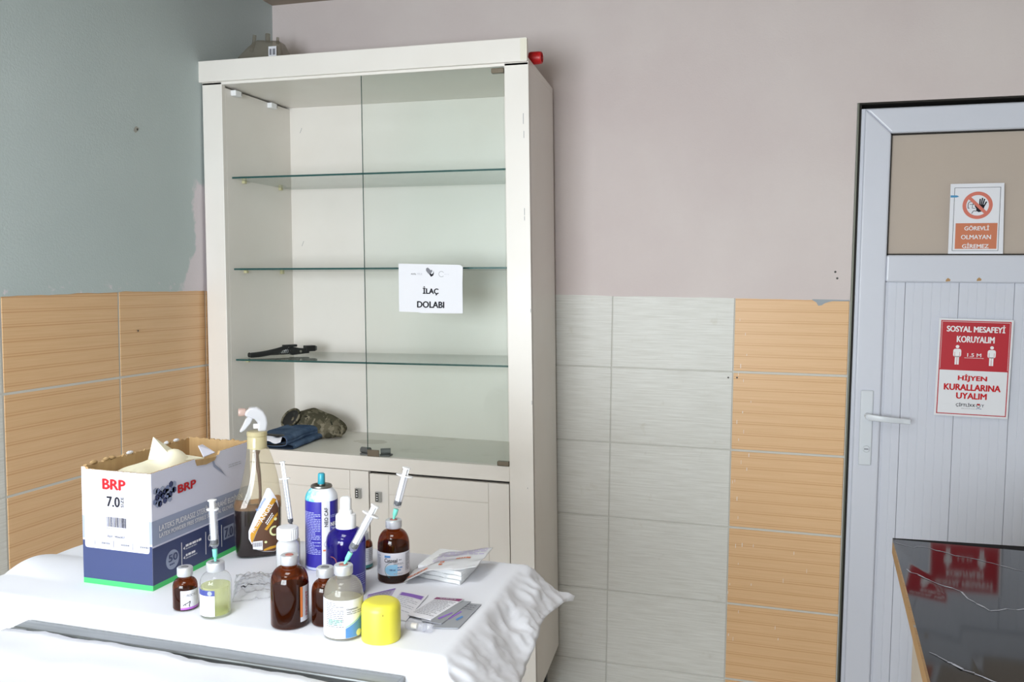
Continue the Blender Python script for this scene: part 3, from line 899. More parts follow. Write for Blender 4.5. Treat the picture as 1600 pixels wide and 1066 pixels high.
# ================================================================== CEILING LAMPS
def ceiling_lamp(x, y, label):
    o = empty('ceiling_light', (x, y, RZ)); r = .30
    for a in ((-r, r, -r, -r + .02), (-r, r, r - .02, r), (-r, -r + .02, -r + .02, r - .02), (r - .02, r, -r + .02, r - .02)):
        box('frame_rail', 'plastic_white', o, *a, -.014, 0)
    box('diffuser', 'lamp_diffuser', o, -r + .02, r - .02, -r + .02, r - .02, -.010, -.004)
    tag(o, label, 'ceiling light', 'square ceiling lamps')
ceiling_lamp(1.20, -2.45, 'square white ceiling lamp above the two draped tables')
ceiling_lamp(1.20, -3.60, 'square white ceiling lamp near the window behind the tables')

# ------------------------------------------------------------------ things on and in the cabinet
# translucent jug in the corner on top of the cabinet (folded shoulders, three stubs, small label)
jug = empty('plastic_jug', (.098, -.20, zc + .0125))
prof = [(-.082, 0), (.080, 0), (.086, .02), (.086, .115), (.068, .160), (.058, .168), (-.024, .176), (-.036, .170), (-.060, .146), (-.086, .115), (-.086, .02)]
def jd(t, z): return (.040 * (1 - .6 * max(0, (z - .115)) / .06)) * t
MB().prism(prof, lambda a, b_: (a, -jd(1, b_), b_), lambda a, b_: (a, jd(1, b_), b_)).build('jug_body', 'jug_plastic', jug, bevel=.008)
MB().lathe([(.0, .170), (.0085, .170), (.0085, .1945), (.0075, .197), (0, .197)], 20).map(lambda x, y, z: (x + .010, y, z)).build('neck', 'jug_plastic', jug, smooth=True)
MB().tube([(-.056, 0, .140), (-.044, 0, .172), (-.041, 0, .196)], .0062, 12).build('stub', 'jug_plastic', jug, smooth=True)
MB().tube([(.047, 0, .160), (.049, 0, .182)], .0050, 12).build('stub', 'jug_plastic', jug, smooth=True)
jl = box('label_sticker', 'paper', jug, .038, .068, -.0412, -.0404, .108, .142)
for a in ((.042, .050), (.054, .064)):
    box('label_print', 'ink_grey', jl, a[0], a[1], -.0416, -.0411, .114, .134)
tag(jug, 'empty translucent plastic jug in the corner on top of the cabinet', 'jug')

rc = empty('screw_cap', (1.0755, -.345, zc + .0125 + .0175))
MB().lathe([(0, 0), (.0165, 0), (.0175, .002), (.0175, .034), (.0160, .0375), (.0135, .038), (.0130, .034), (0, .034)], 32).map(lambda x, y, z: (z, x, y)).build('cap_shell', 'red_cap', rc, smooth=True)
for k_ in range(28):
    a = 2 * pi * k_ / 28
    MB().box(.004, .030, -.0008, .0008, .0172, .0181).map(lambda x, y, z: (x, y * cos(a) - z * sin(a), y * sin(a) + z * cos(a))).build('grip_rib', 'red_cap', rc)
tag(rc, 'red plastic screw cap lying on top of the cabinet at its right end', 'cap')

# ear-tag pliers on the lowest glass shelf
pl_ = empty('tagging_pliers', (.185, -.265, 1.1485), atan2(.18, .11))
MB().grid(lambda u, v: (lambda p, r_: (p[0], p[1] + r_ * .75 * cos(2 * pi * v), p[2] + r_ * 1.0 * sin(2 * pi * v)))((-.110 + .135 * u, -.013 + .010 * u, .0095 + .020 * u * u), .0085 + .001 * sin(pi * u)), 18, 14).build('handle', 'black_metal', pl_, smooth=True)
MB().grid(lambda u, v: (lambda p, r_: (p[0], p[1] + r_ * .75 * cos(2 * pi * v), p[2] + r_ * .8 * sin(2 * pi * v)))((-.100 + .150 * u, .022 - .018 * u, .0075 + .003 * u), .0075), 18, 14).build('handle', 'black_metal', pl_, smooth=True)
for p in ((-.110, -.013, .0095), (-.100, .022, .0075)):
    MB().lathe([(0, -.004), (.007, -.004), (.0085, 0), (.007, .003), (0, .003)], 14).map(lambda x, y, z: (p[0] + z, p[1] + y * .75, p[2] + x)).build('handle_end', 'black', pl_, smooth=True)
sp_ = [(.0 + .048 * t / 90, -.002 + .0078 * cos(t * 2 * pi * 7 / 90), .0180 + .0078 * sin(t * 2 * pi * 7 / 90)) for t in range(91)]
MB().tube(sp_, .0015, 6).build('coil_spring', 'spring', pl_, smooth=True)
MB().prism([(.022, .026), (.045, .030), (.075, .024), (.105, .022), (.105, .006), (.070, .004), (.040, .002), (.028, .012)], lambda a, b_: (a, -.011, b_), lambda a, b_: (a, .009, b_)).build('jaw_block', 'black_metal', pl_, bevel=.002)
box('upper_jaw', 'black_metal', pl_, .010, .060, -.009, .007, .030, .038, bevel=.002)
box('lower_jaw', 'black', pl_, .092, .128, -.013, .011, .012, .032, bevel=.002)
box('applicator_pin_block', 'catch_grey', pl_, .118, .136, -.010, .008, .014, .030, bevel=.003)
MB().tube([(.070, -.014, .014), (.070, .012, .014)], .005, 14).build('pivot_pin', 'chrome', pl_, smooth=True)
tag(pl_, 'black tagging pliers with a coil spring lying on the lowest glass shelf', 'pliers')

# folded denim and camouflage garment on the cabinet deck
ga = empty('folded_garment', (.24, -.28, zm))
def blob(fn, nu=44, nv=22, seed=0, amp=.004, freq=26):
    def g(u, v):
        p = Vector(fn(u, v)); n_ = noise.noise_vector(Vector((p.x * freq + seed, p.y * freq, p.z * freq)))
        q = p + n_ * amp; q.z = max(q.z, .0008); return q
    return MB().grid(g, nu, nv)
def leg_fn(ax, ay, bx, by, w0, w1, h0, h1, z0, up=0, ex=.55):
    """flattened sleeve from a to b"""
    d = Vector((bx - ax, by - ay, 0)); l = d.length; d.normalize(); nrm = Vector((d.y, -d.x, 0))
    def fn(u, v):
        an = 2 * pi * v; w_ = w0 + (w1 - w0) * u; h_ = h0 + (h1 - h0) * u
        cx_ = abs(cos(an)) ** ex * (1 if cos(an) > 0 else -1); sz = abs(sin(an)) ** ex * (1 if sin(an) > 0 else -1)
        c_ = Vector((ax, ay, z0)) + d * l * u
        return c_ + nrm * w_ * cx_ + Vector((0, 0, h_ + h_ * sz + up * u))
    return fn
L1 = leg_fn(.002, -.140, -.004, .070, .058, .064, .018, .017, .010, .004)
blob(L1, seed=1, amp=.005, freq=18).build('denim_leg', 'denim', ga, smooth=True, angle=180, solid=.002)
L2 = leg_fn(.022, -.132, .012, .075, .058, .062, .008, .013, .0, .0)
blob(L2, seed=5, amp=.003, freq=20).build('denim_under_leg', 'denim', ga, smooth=True, angle=180)
L3 = leg_fn(.002, -.1415, .0005, -.118, .0555, .0555, .0165, .0165, .0125)
blob(L3, 4, 22, seed=1, amp=.003, freq=18).build('black_hem', 'black', ga, smooth=True, angle=180, solid=.003)
MB().grid(lambda u, v: (-.026 + .060 * u, -.132 + .012 * v, .020 + .018 * v + .004 * sin(7 * u)), 8, 4).build('white_lining', 'paper', ga, smooth=True, solid=.001)
def camo(u, v):
    an = 2 * pi * v; th_ = pi * u
    p = Vector((.100 * cos(th_), .060 * sin(th_) * cos(an), .050 * sin(th_) * sin(an)))
    c_, s__ = cos(radians(8)), sin(radians(8))
    return Vector((.030 + p.x * c_ - p.y * s__, .110 + p.x * s__ + p.y * c_, .042 + p.z - .12 * p.x))
blob(camo, 44, 36, seed=9, amp=.016, freq=17).build('camouflage_body', 'camouflage', ga, smooth=True, angle=180)
on = Vector((-.42, -.70, .58)).normalized(); oa = Vector((.80, -.50, .12)); oa = (oa - on * oa.dot(on)).normalized(); ob_ = on.cross(oa)
oc = Vector((-.041, .055, .069))
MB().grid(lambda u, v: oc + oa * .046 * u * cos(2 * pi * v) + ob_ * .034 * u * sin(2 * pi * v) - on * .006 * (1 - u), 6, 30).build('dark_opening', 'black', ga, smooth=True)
MB().tube([tuple(oc + oa * .047 * cos(2 * pi * i_ / 30) + ob_ * .035 * sin(2 * pi * i_ / 30)) for i_ in range(31)], .004, 8).build('opening_edge', 'camouflage', ga, smooth=True)
blob(lambda u, v: Vector((-.024, .092, .030)) + Vector((.056 * cos(2 * pi * v) * sin(pi * u), .040 * sin(2 * pi * v) * sin(pi * u), .034 * cos(pi * u))), 24, 24, seed=2, amp=.006, freq=30).build('camouflage_sleeve', 'camouflage', ga, smooth=True, angle=180)
blob(lambda u, v: Vector((.108, .100, .026)) + Vector((.030 * cos(2 * pi * v) * sin(pi * u), .028 * sin(2 * pi * v) * sin(pi * u), .024 * cos(pi * u))), 20, 24, seed=4, amp=.010, freq=50).build('camouflage_cuff', 'camouflage', ga, smooth=True, angle=180)
tag(ga, 'folded denim garment with camouflage cloth on the cabinet deck', 'garment')

# ================================================================== TROLLEY AND ITS DRAPE
TX0, TX1, TY0, TY1, TZ = .655, 1.388, -1.857, -1.505, .9435
tr = empty('instrument_trolley', ((TX0 + TX1) / 2, (TY0 + TY1) / 2, 0))
hx_, hy_ = (TX1 - TX0) / 2, (TY1 - TY0) / 2
box('tabletop', 'steel', tr, -hx_, hx_, -hy_, hy_, TZ - .022, TZ, bevel=.004)
box('lower_shelf', 'steel', tr, -hx_ + .02, hx_ - .02, -hy_ + .02, hy_ - .02, .25, .268, bevel=.003)
for sx in (-1, 1):
    for sy in (-1, 1):
        lg = MB().tube([(sx * (hx_ - .03), sy * (hy_ - .03), .07), (sx * (hx_ - .03), sy * (hy_ - .03), TZ - .022)], .0125, 14).build('leg', 'chrome', tr, smooth=True)
        MB().lathe([(0, -.011), (.026, -.011), (.030, -.006), (.030, .006), (.026, .011), (0, .011)], 24).map(lambda x, y, z: (sx * (hx_ - .03) + z, sy * (hy_ - .03) + x, .031 + y)).build('castor', 'black', lg, smooth=True)
        box('castor_fork', 'chrome', lg, sx * (hx_ - .03) - .014, sx * (hx_ - .03) + .014, sy * (hy_ - .03) - .010, sy * (hy_ - .03) + .010, .062, .075)
tag(tr, 'steel instrument trolley hidden under the white drape with the medicines', 'trolley')

ZC = .945


def fold(s_, ang, L=.012):
    """profile of cloth bending over an edge: (outward, downward) after length s, final slope ang below horizontal"""
    if s_ <= 0: return 0.0, 0.0
    if s_ < L:
        t = ang * s_ / L; return L / ang * sin(t), L / ang * (1 - cos(t))
    o, d = L / ang * sin(ang), L / ang * (1 - cos(ang))
    return o + (s_ - L) * cos(ang), d + (s_ - L) * sin(ang)


def nz3(x, y, z, f_): return noise.noise(Vector((x * f_, y * f_, z * f_)))


def drape_fn(u, v):
    """flat cloth coordinates to the draped surface"""
    xr, xl, yf, yb = TX1 + .004, TX0 - .012, TY0 - .003, TY1 + .004
    du, dl, df, db = max(0, u - xr), max(0, xl - u), max(0, yf - v), max(0, v - yb)
    bx, by = min(max(u, xl), xr), min(max(v, yf), yb)
    sx, sy = du - dl, db - df
    d = hypot(sx, sy)
    z = ZC
    # slight lumps on the top towards the left edge, and raised folds
    tl_ = max(0, min(1, (xl + .12 - bx) / .12))
    lump = tl_ * (.010 * max(0, 1 - ((by + 1.745) / .05) ** 2) + .004 * (nz3(bx, by, 0, 14) + .3))
    edge_d = min(bx - xl, by - yf, yb - by)
    soft = .0012 * (nz3(bx * 1.0, by * 1.6, 2, 13)) * max(0, min(1, 1 - edge_d / .05))
    z += lump + min(0, soft) * .5
    if d < 1e-9: return (u, v, z)
    ph = atan2(sy, sx)
    # final slope for each side (below horizontal)
    a_r = radians(44 + 10 * nz3(0, v * 1.0, 1, 9)); a_b = radians(78); a_f = radians(87); a_l = radians(62)
    ax_ = a_r if sx > 0 else a_l; ay_ = a_b if sy > 0 else a_f
    wx = abs(sx) / (abs(sx) + abs(sy))
    ang = ax_ * wx + ay_ * (1 - wx)
    diag = 1 - abs(2 * wx - 1) if abs(sx) > 0 and abs(sy) > 0 else 0
    if sx > 0 and sy > 0: ang = ang - radians(22) * diag
    if sx > 0 and sy < 0: ang = ang * (1 - diag) + radians(36) * diag
    o_, dn = fold(d, ang)
    x, y = bx + o_ * sx / d, by + o_ * sy / d
    zz = z - dn
    k_ = min(1, d / .03)
    # creases in the overhang
    if sx > 0 or (sy > 0 and sx >= 0):
        cr = .006 * nz3(x * .8, y * 1.0, zz * 1.3, 22)
        cr += .0095 * (.22 - abs(nz3(x + y * .6, y * .8 - x * .5, zz + 3, 20))) + .0055 * (.2 - abs(nz3(x - y * .4, y + x * .3, zz + 7, 44))) + .0022 * nz3(x, y, zz, 90)
        x += cr * k_ * .8; zz += cr * k_ * .8
    elif sy < 0:
        y += k_ * (.0012 * nz3(u, 0, zz * .5, 40)); 
    else:
        x += k_ * .006 * nz3(u, v, zz, 18)
    return (x, y, zz)


us = [-.075 + i * .0055 for i in range(int((TX1 - TX0 + .170) / .0055) + 1)]
vs = [-.0675 + j * .005 for j in range(int((TY1 - TY0 + .1775) / .005) + 1)]
bb = MB()
nu_, nv_ = len(us), len(vs)
for v in vs:
    for u in us:
        # hem drifts longer toward the back right corner
        uu = TX0 + u; vv = TY0 + v
        if uu > TX1: uu = TX1 + (uu - TX1) * (1.0 + .18 * nz3(0, vv, 5, 6))
        bb.v.append(drape_fn(uu, vv))
for j in range(nv_ - 1):
    for i in range(nu_ - 1):
        a = j * nu_ + i; bb.f.append((a, a + 1, a + nu_ + 1, a + nu_))
dr = bb.build('table_drape', 'drape', None, smooth=True, angle=180, solid=.0012)
tag(dr, 'white disposable drape over the trolley, carrying the box and bottles', 'drape')

# near steel table with a rim and its own drape
SX0, SX1, SY0, SY1, SZ = .764, 1.348, -2.62, -1.8725, .919
stt = empty('steel_table', ((SX0 + SX1) / 2, (SY0 + SY1) / 2, 0))
sx_, sy_ = (SX1 - SX0) / 2, (SY1 - SY0) / 2
rim = .027
box('tabletop', 'steel', stt, -sx_ + .003, sx_ - .003, -sy_ + .003, sy_ - .003, SZ - .035, SZ - .007)
for a in ((-sx_, sx_, sy_ - rim, sy_), (-sx_, sx_, -sy_, -sy_ + rim), (-sx_, -sx_ + rim, -sy_ + rim, sy_ - rim), (sx_ - rim, sx_, -sy_ + rim, sy_ - rim)):
    box('rim', 'steel', stt, *a, SZ - .035, SZ, bevel=.0025)
for qx in (-1, 1):
    for qy in (-1, 1):
        MB().tube([(qx * (sx_ - .05), qy * (sy_ - .05), 0), (qx * (sx_ - .05), qy * (sy_ - .05), SZ - .035)], .019, 16).build('leg', 'steel', stt, smooth=True)
tag(stt, 'stainless steel table with a raised rim in the near foreground', 'table')
def near_fn(u, v):
    x = SX0 - .05 + (SX1 - SX0 + .02) * u
    yfar = -1.913 + .012 * sin(u * 5 + .3) * .5 + .006 * noise.noise(Vector((u * 9, 2, 0))) + .004 * noise.noise(Vector((u * 30, 4, 0))) - .006 * max(0, .35 - u)
    y = yfar - (.66) * v
    z = SZ + .0015 + .004 * max(0, noise.noise(Vector((x * 7, y * 9, 1)))) + .003 * max(0, noise.noise(Vector((x * 16, y * 20, 6)))) + .004 * v
    if x < SX0: z -= (SX0 - x) * .9 + .001
    return (x, y, z)
nd = MB().grid(near_fn, 70, 60).build('table_drape', 'drape', None, smooth=True, angle=180, solid=.0012)
tag(nd, 'white wrinkled drape spread over the near steel table', 'drape')

# ================================================================== BLACK-TOPPED TABLE AT THE RIGHT
bt = empty('black_table', (2.33, -1.42, 0))
def T(x, y): return (x - 2.33, y + 1.42)
A_, B_, C_, D_ = T(2.0235, -.962), T(2.78, -.8935), T(2.72, -2.04), T(1.954, -2.04)
tz = .895
quad = [A_, B_, C_, D_]
MB().prism(quad, lambda a, b_: (a, b_, tz - .030), lambda a, b_: (a, b_, tz - .0065)).build('wooden_core', 'tan_edge', bt)
def film_z(x, y):
    """height of the glossy film: its left border has come loose and curls up a little"""
    v = (A_[1] - y) / (A_[1] - D_[1]); d_ = x - (A_[0] + (D_[0] - A_[0]) * v)
    wl = .062 * min(1, max(0, v - .03) * 3.6)
    return tz + (.09 * (wl - d_) if d_ < wl else 0)
def topfn(u, v):
    p = (Vector(A_).lerp(Vector(B_), u)).lerp(Vector(D_).lerp(Vector(C_), u), v)
    return (p.x, p.y, film_z(p.x, p.y))
nu2, nv2 = 150, 40
bb = MB(); bb.grid(topfn, nu2, nv2)
for u_, v_ in ((0, 1), (1, 1)):
    pass
bb.build('black_surface', 'black_glass', bt, smooth=True, angle=180)
def rimseg(p, q, name):
    d = (Vector(q) - Vector(p)); n_ = Vector((d.y, -d.x)).normalized() * .0008
    MB().add([(p[0], p[1], tz - .0036), (q[0], q[1], tz - .0036), (q[0], q[1], tz), (p[0], p[1], tz)], [(0, 1, 2, 3)]).build(name, 'black_glass', bt, recalc=False, solid=.001)
rimseg(B_, A_, 'surface_edge')
MB().grid(lambda u, v: (A_[0] + (D_[0] - A_[0]) * u, A_[1] + (D_[1] - A_[1]) * u, (tz - .0066) * (1 - v) + film_z(A_[0] + (D_[0] - A_[0]) * u, A_[1] + (D_[1] - A_[1]) * u) * v), 40, 1).build('surface_edge', 'black_glass', bt, recalc=False)
shape('black_strip', bt, lambda a, b_: (a, b_, tz + .0002), [A_, B_, (B_[0] - .004, B_[1] - .085), (A_[0] + .0, A_[1] - .006)], 'matt_back_strip')
def vein(pts, seed, wd=.0016):
    b_ = MB(); rnd_ = random.Random(seed); P_ = []
    for (x0, y0), (x1, y1) in zip(pts, pts[1:]):
        n_ = max(2, int(hypot(x1 - x0, y1 - y0) / .012))
        for i_ in range(n_):
            t = i_ / n_; P_.append((x0 + (x1 - x0) * t + rnd_.uniform(-.0025, .0025), y0 + (y1 - y0) * t + rnd_.uniform(-.004, .004)))
    P_.append(pts[-1])
    for p, q in zip(P_, P_[1:]):
        ww = wd * rnd_.uniform(.4, 1.5)
        d = Vector((q[0] - p[0], q[1] - p[1])); n_ = Vector((-d.y, d.x)).normalized() * ww
        b_.face([(p[0] + n_.x, p[1] + n_.y, film_z(p[0], p[1]) + .0004), (q[0] + n_.x, q[1] + n_.y, film_z(p[0], p[1]) + .0004), (q[0] - n_.x, q[1] - n_.y, film_z(p[0], p[1]) + .0004), (p[0] - n_.x, p[1] - n_.y, film_z(p[0], p[1]) + .0004)])
    b_.build('silver_vein', 'ink_pale', bt, recalc=False)
vein([T(2.026, -.998), T(2.054, -1.018), T(2.072, -1.003), T(2.12, -1.045), T(2.16, -1.06), T(2.2234, -1.108), T(2.40, -1.20), T(2.75, -1.33)], 1)
vein([T(2.018, -1.173), T(2.05, -1.215), T(2.0896, -1.259), T(2.105, -1.315), T(2.118, -1.335), T(2.1713, -1.314), T(2.35, -1.40), T(2.73, -1.50)], 2)
vein([T(1.996, -1.549), T(2.03, -1.585), T(2.0597, -1.606), T(2.15, -1.70), T(2.35, -1.76), T(2.70, -1.80)], 3)
box('side_panel', 'beige_board', bt, *[T(2.062, 0)[0], T(2.082, 0)[0]], T(0, -1.96)[1], T(0, -1.005)[1], 0, tz - .030)
box('side_panel', 'beige_board', bt, *[T(2.64, 0)[0], T(2.66, 0)[0]], T(0, -1.96)[1], T(0, -.97)[1], 0, tz - .030)
box('back_panel', 'beige_board', bt, *[T(2.082, 0)[0], T(2.64, 0)[0]], T(0, -1.03)[1], T(0, -1.012)[1], .25, tz - .030)
tag(bt, 'table with a glossy black silver-veined top and raw wooden edge before the door', 'table')

# ================================================================== GLOVE BOX
gb = empty('glove_box', (.8445, -1.6605, ZC + .0008))
BX, BY, BH = .0625, .1255, .176        # half width, half length, height
def torn(t, seed, amp=.0035):
    return amp * (noise.noise(Vector((t * 60, seed, 0))) + .6 * noise.noise(Vector((t * 160, seed, 7))))
def wallpanel(name, fn_in, fn_out, n, top, m_in='cardboard', m_out='card_white'):
    """carton wall with a torn top edge: printed outside, raw board inside"""
    o_ = MB()
    for i in range(n):
        a, b_ = i / n, (i + 1) / n
        o_.face([fn_out(a, 0), fn_out(b_, 0), fn_out(b_, top(b_)), fn_out(a, top(a))])
    p = o_.build(name, m_out, gb, recalc=False)
    i_ = MB()
    for i in range(n):
        a, b_ = i / n, (i + 1) / n
        i_.face([fn_in(b_, 0), fn_in(a, 0), fn_in(a, top(a)), fn_in(b_, top(b_))])
        i_.face([fn_out(a, top(a)), fn_out(b_, top(b_)), fn_in(b_, top(b_)), fn_in(a, top(a))])
    i_.build('raw_board_lining', 'cardboard', p, recalc=False)
    return p
th = .003
e_top = lambda t: BH - .001 - .0025 * (1 - t) * 0 + torn(t, 1, .0018) + (.003 if t < .06 else 0)
end_p = wallpanel('end_panel', lambda t, z: (-BX + th + (2 * BX - 2 * th) * t, -BY + th, z), lambda t, z: (-BX + 2 * BX * t, -BY, z), 60, e_top)
def side_top(t):
    z = BH + .004 * t + torn(t, 3, .0008)
    if .40 < t < .66: z -= .0045 + .003 * sin((t - .40) / .26 * pi)
    return z
side_p = wallpanel('side_panel', lambda t, z: (BX - th, -BY + th + (2 * BY - 2 * th) * t, z), lambda t, z: (BX, -BY + 2 * BY * t, z), 80, side_top)
wallpanel('side_panel', lambda t, z: (-BX + th, BY - th - (2 * BY - 2 * th) * t, z), lambda t, z: (-BX, BY - 2 * BY * t, z), 90, lambda t: BH + .002 + torn(t, 5, .005))
wallpanel('end_panel', lambda t, z: (BX - th - (2 * BX - 2 * th) * t, BY - th, z), lambda t, z: (BX - 2 * BX * t, BY, z), 50, lambda t: BH + .004 + torn(t, 6, .004))
box('bottom_panel', 'cardboard', gb, -BX + .001, BX - .001, -BY + .001, BY - .001, 0, .003)
# printing on the near end panel (a,b in metres from lower left)
ef = lambda d: (lambda a, b_: (-BX + a, -BY - d, b_))
E1, E2, E3 = ef(.0003), ef(.0006), ef(.0009)
EW = 2 * BX; EH = BH
patch('card_navy', end_p, E1, 0, EW, .0078, .0665, 'navy_band')
patch('card_green', end_p, E1, 0, EW, 0, .0078, 'green_band')
patch('card_grey', end_p, E1, 0, EW, .0695, .104, 'grey_band')
shape('card_white', end_p, E2, [(.0045, EH - .0075), (.0045, .060), (.0055, .0565), (.0085, .0555), (EW - .0085, .0555), (EW - .0055, .0565), (EW - .0045, .060), (EW - .0045, EH - .0075)], 'white_field')
put_text('BRP', 'ink_red', end_p, E3, .0395, .0795, .1475, .1625, .085)
put_text('7.0', 'ink_black', end_p, E3, .0465, .0690, .1215, .1365, .05)
put_text('SIZE', 'ink_black', end_p, E3, .0715, .0765, .1215, .1370, .01, vertical=True)
rr_ = rrect(.0385, .0855, .085, .109, .004)
poly_line('ink_pale', end_p, E3, rr_ + rr_[:1], .0005, 'label_outline')
bb = MB(); rnd = random.Random(11); x_ = .045
while x_ < .0795:
    wd = rnd.choice((.0005, .0008, .0013)); bb.face([E3(x_, .0905), E3(x_ + wd, .0905), E3(x_ + wd, .1055), E3(x_, .1055)]); x_ += wd + rnd.choice((.0005, .0008, .0012))
o = bb.build('barcode', 'ink_black', end_p, recalc=False); o['kind'] = 'stuff'
put_text('8690000700', 'ink_grey', end_p, E3, .045, .079, .0872, .0895, 0)
rr_ = rrect(.0435, .0805, .0725, .0795, .002)
poly_line('ink_grey', end_p, E3, rr_ + rr_[:1], .0005, 'label_outline')
put_text('REF. 906007', 'ink_grey', end_p, E3, .0465, .0775, .0743, .0777, .02)
for a in (.022, .0565, .0905):
    patch('ink_black', end_p, E3, a, a + .0006, .0585, .0700, 'divider_line')
for a in (.036, .071, .105):
    fine('ink_grey', end_p, E3, a - .001, a + .0145, .0625, .0660, 1, int(a * 1e4), .8, 5)
rr_ = rrect(.0235, .0325, .0620, .0668, .0006)
poly_line('ink_grey', end_p, E3, rr_ + rr_[:1], .0005, 'lot_symbol')
# printing on the long side (a = distance from the near corner)
sf = lambda d: (lambda a, b_: (BX + d, -BY + a, b_))
S1, S2, S3 = sf(.0003), sf(.0006), sf(.0009)
SL = 2 * BY
patch('card_green', side_p, S1, 0, SL, 0, .0078, 'green_band')
patch('card_navy', side_p, S1, 0, SL, .0078, .0640, 'navy_band')
patch('card_grey', side_p, S1, 0, SL, .0668, .104, 'grey_band')
put_text('BRP', 'ink_red', side_p, S2, .0590, .1010, .1335, .1455, .085)
for k_, (y_, z_, c_) in enumerate(((-1.743, 1.096, 2), (-1.740, 1.0865, 1), (-1.757, 1.088, 2), (-1.767, 1.087, 2), (-1.774, 1.083, 2), (-1.762, 1.083, 2), (-1.768, 1.072, 2), (-1.757, 1.0745, 2), (-1.746, 1.0745, 0), (-1.736, 1.086, 2), (-1.745, 1.081, 2), (-1.778, 1.093, 0), (-1.751, 1.0915, 1), (-1.7725, 1.0915, 1), (-1.762, 1.0925, 0), (-1.7785, 1.077, 1), (-1.7735, 1.0725, 0), (-1.7515, 1.0795, 1), (-1.7515, 1.086, 0), (-1.7355, 1.0945, 0), (-1.768, 1.079, 1))):
    shape(('card_grey', 'card_hex_mid', 'card_navy')[c_], side_p, S2, [(y_ + 1.786 + .0052 * cos(pi / 3 * i + pi / 6), z_ - ZC + .0052 * sin(pi / 3 * i + pi / 6)) for i in range(6)], 'hexagon')
put_text('LATEKS PUDRASIZ STERİL CERRAHİ ELDİVEN', 'ink_white', side_p, S2, .0150, .2250, .0860, .0975, .012)
put_text('LATEX POWDER FREE STERILE SURGICAL GLOVES', 'ink_white', side_p, S2, .0150, .1980, .0760, .0825, .012)
shape('card_grey', side_p, S2, circle(.0435, .0345, .0150, 32), 'badge')
put_text('50', 'card_navy', side_p, S3, .0340, .0545, .0325, .0435, .03)
fine('card_navy', side_p, S3, .0365, .0515, .0265, .0290, 1, 3, .9, 4)
for a in (.0640, .1235, .1655):
    patch('ink_white', side_p, S2, a, a + .0016, .0175, .0545, 'divider_line')
for z_ in (.0435, .0285):
    shape('ink_white', side_p, S2, [(.0685, z_), (.0725, z_ + .0028), (.0725, z_ - .0028)], 'arrow_head')
    fine('ink_white', side_p, S2, .0745, .1130, z_ + .0005, z_ + .0045, 1, int(z_ * 9999), .9, 5)
    fine('ink_pale', side_p, S2, .0745, .1020, z_ - .0045, z_ - .0010, 1, int(z_ * 7999), .6, 5)
put_text('CE', 'ink_white', side_p, S2, .1300, .1445, .0375, .0475, .01)
put_text('AQL', 'ink_white', side_p, S2, .1320, .1445, .0265, .0320, .02)
patch('card_grey', side_p, S2, .1715, .2000, .0270, .0490, 'size_box')
put_text('7.0', 'card_navy', side_p, S3, .1745, .1965, .0300, .0455, .04)
fine('ink_pale', side_p, S2, .1880, .2240, .1440, .1510, 2, 77, .35, 4)
# torn print layer and folded flap on the long side
shape('cardboard', side_p, lambda a, b_: (BX + .0012 + max(0, .172 - b_) * .0, -BY + a, b_), [(.100, .1745), (.155, .1720), (.150, .1665), (.128, .1640), (.104, .1665)], 'torn_patch')
MB().add([(BX - .002, -BY + .155, .178), (BX - .004, -BY + .128, .1755), (BX - .030, -BY + .150, .188), (BX - .034, -BY + .166, .187)], [(0, 1, 2, 3)]).build('torn_flap', 'card_white', side_p, recalc=False, solid=.0015)
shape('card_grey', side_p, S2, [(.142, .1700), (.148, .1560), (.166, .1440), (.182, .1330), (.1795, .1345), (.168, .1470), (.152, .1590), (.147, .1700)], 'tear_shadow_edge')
for k_ in range(9):   # curled scraps along the torn back edge
    t = random.Random(k_).uniform(.02, .95)
    MB().lathe([(0, -.003), (.0035, -.001), (.004, .001), (.002, .003), (0, .0035)], 8).map(lambda x, y, z: (-BX + .002 + x * .8, BY - 2 * BY * t + y * 2.0, BH + .004 + z)).build('torn_scrap', 'paper' if k_ % 2 else 'cardboard', gb, smooth=True)
tag(gb, 'torn open white and navy carton of sterile latex gloves with green foot', 'carton')

# wrapped gloves inside the box
def glove_fn(u, v):
    x = -.052 + .104 * u; y = -.115 + .17 * v
    z = .150 + .024 * max(0, sin(pi * u)) * sin(pi * min(1, v * 1.15)) ** .7 + .010 * noise.noise(Vector((x * 30, y * 22, 2))) - .02 * (v ** 3)
    pk = math.exp(-(((x - .022) / .020) ** 2 + ((y + .015) / .030) ** 2)) * .028
    return (x, y, z + pk)
gl = empty('latex_gloves', (.8445, -1.6605, ZC + .001))
MB().grid(glove_fn, 26, 34).build('glove_fold', 'latex', gl, smooth=True, angle=180, solid=.002)
MB().add([(-.002, -.052, .178), (.030, -.030, .172), (.048, .018, .170), (.010, .006, .176), (-.010, -.030, .209)], [(0, 1, 4), (1, 2, 3), (1, 3, 4), (0, 4, 3)]).build('glove_cuff', 'latex', gl, recalc=True, solid=.002)
box('glove_stack', 'latex', gl, -.052, .052, -.112, .09, .004, .146, bevel=.01)
tag(gl, 'cream latex gloves bulging out of the open carton', 'gloves')

# ================================================================== BOTTLES AND VIALS
def face_cam(x, y):
    """rotation that turns local -Y to the photographer's side of the room"""
    d = Vector((CAM.x - x, CAM.y - y)); return atan2(d.y, d.x) + pi / 2


def cyl(r, dz=0.0):
    """surface map for a cylinder: a in metres along the arc (0 = front, + right), b height"""
    return lambda a, b_: (r * sin(a / r), -r * cos(a / r), b_ + dz)


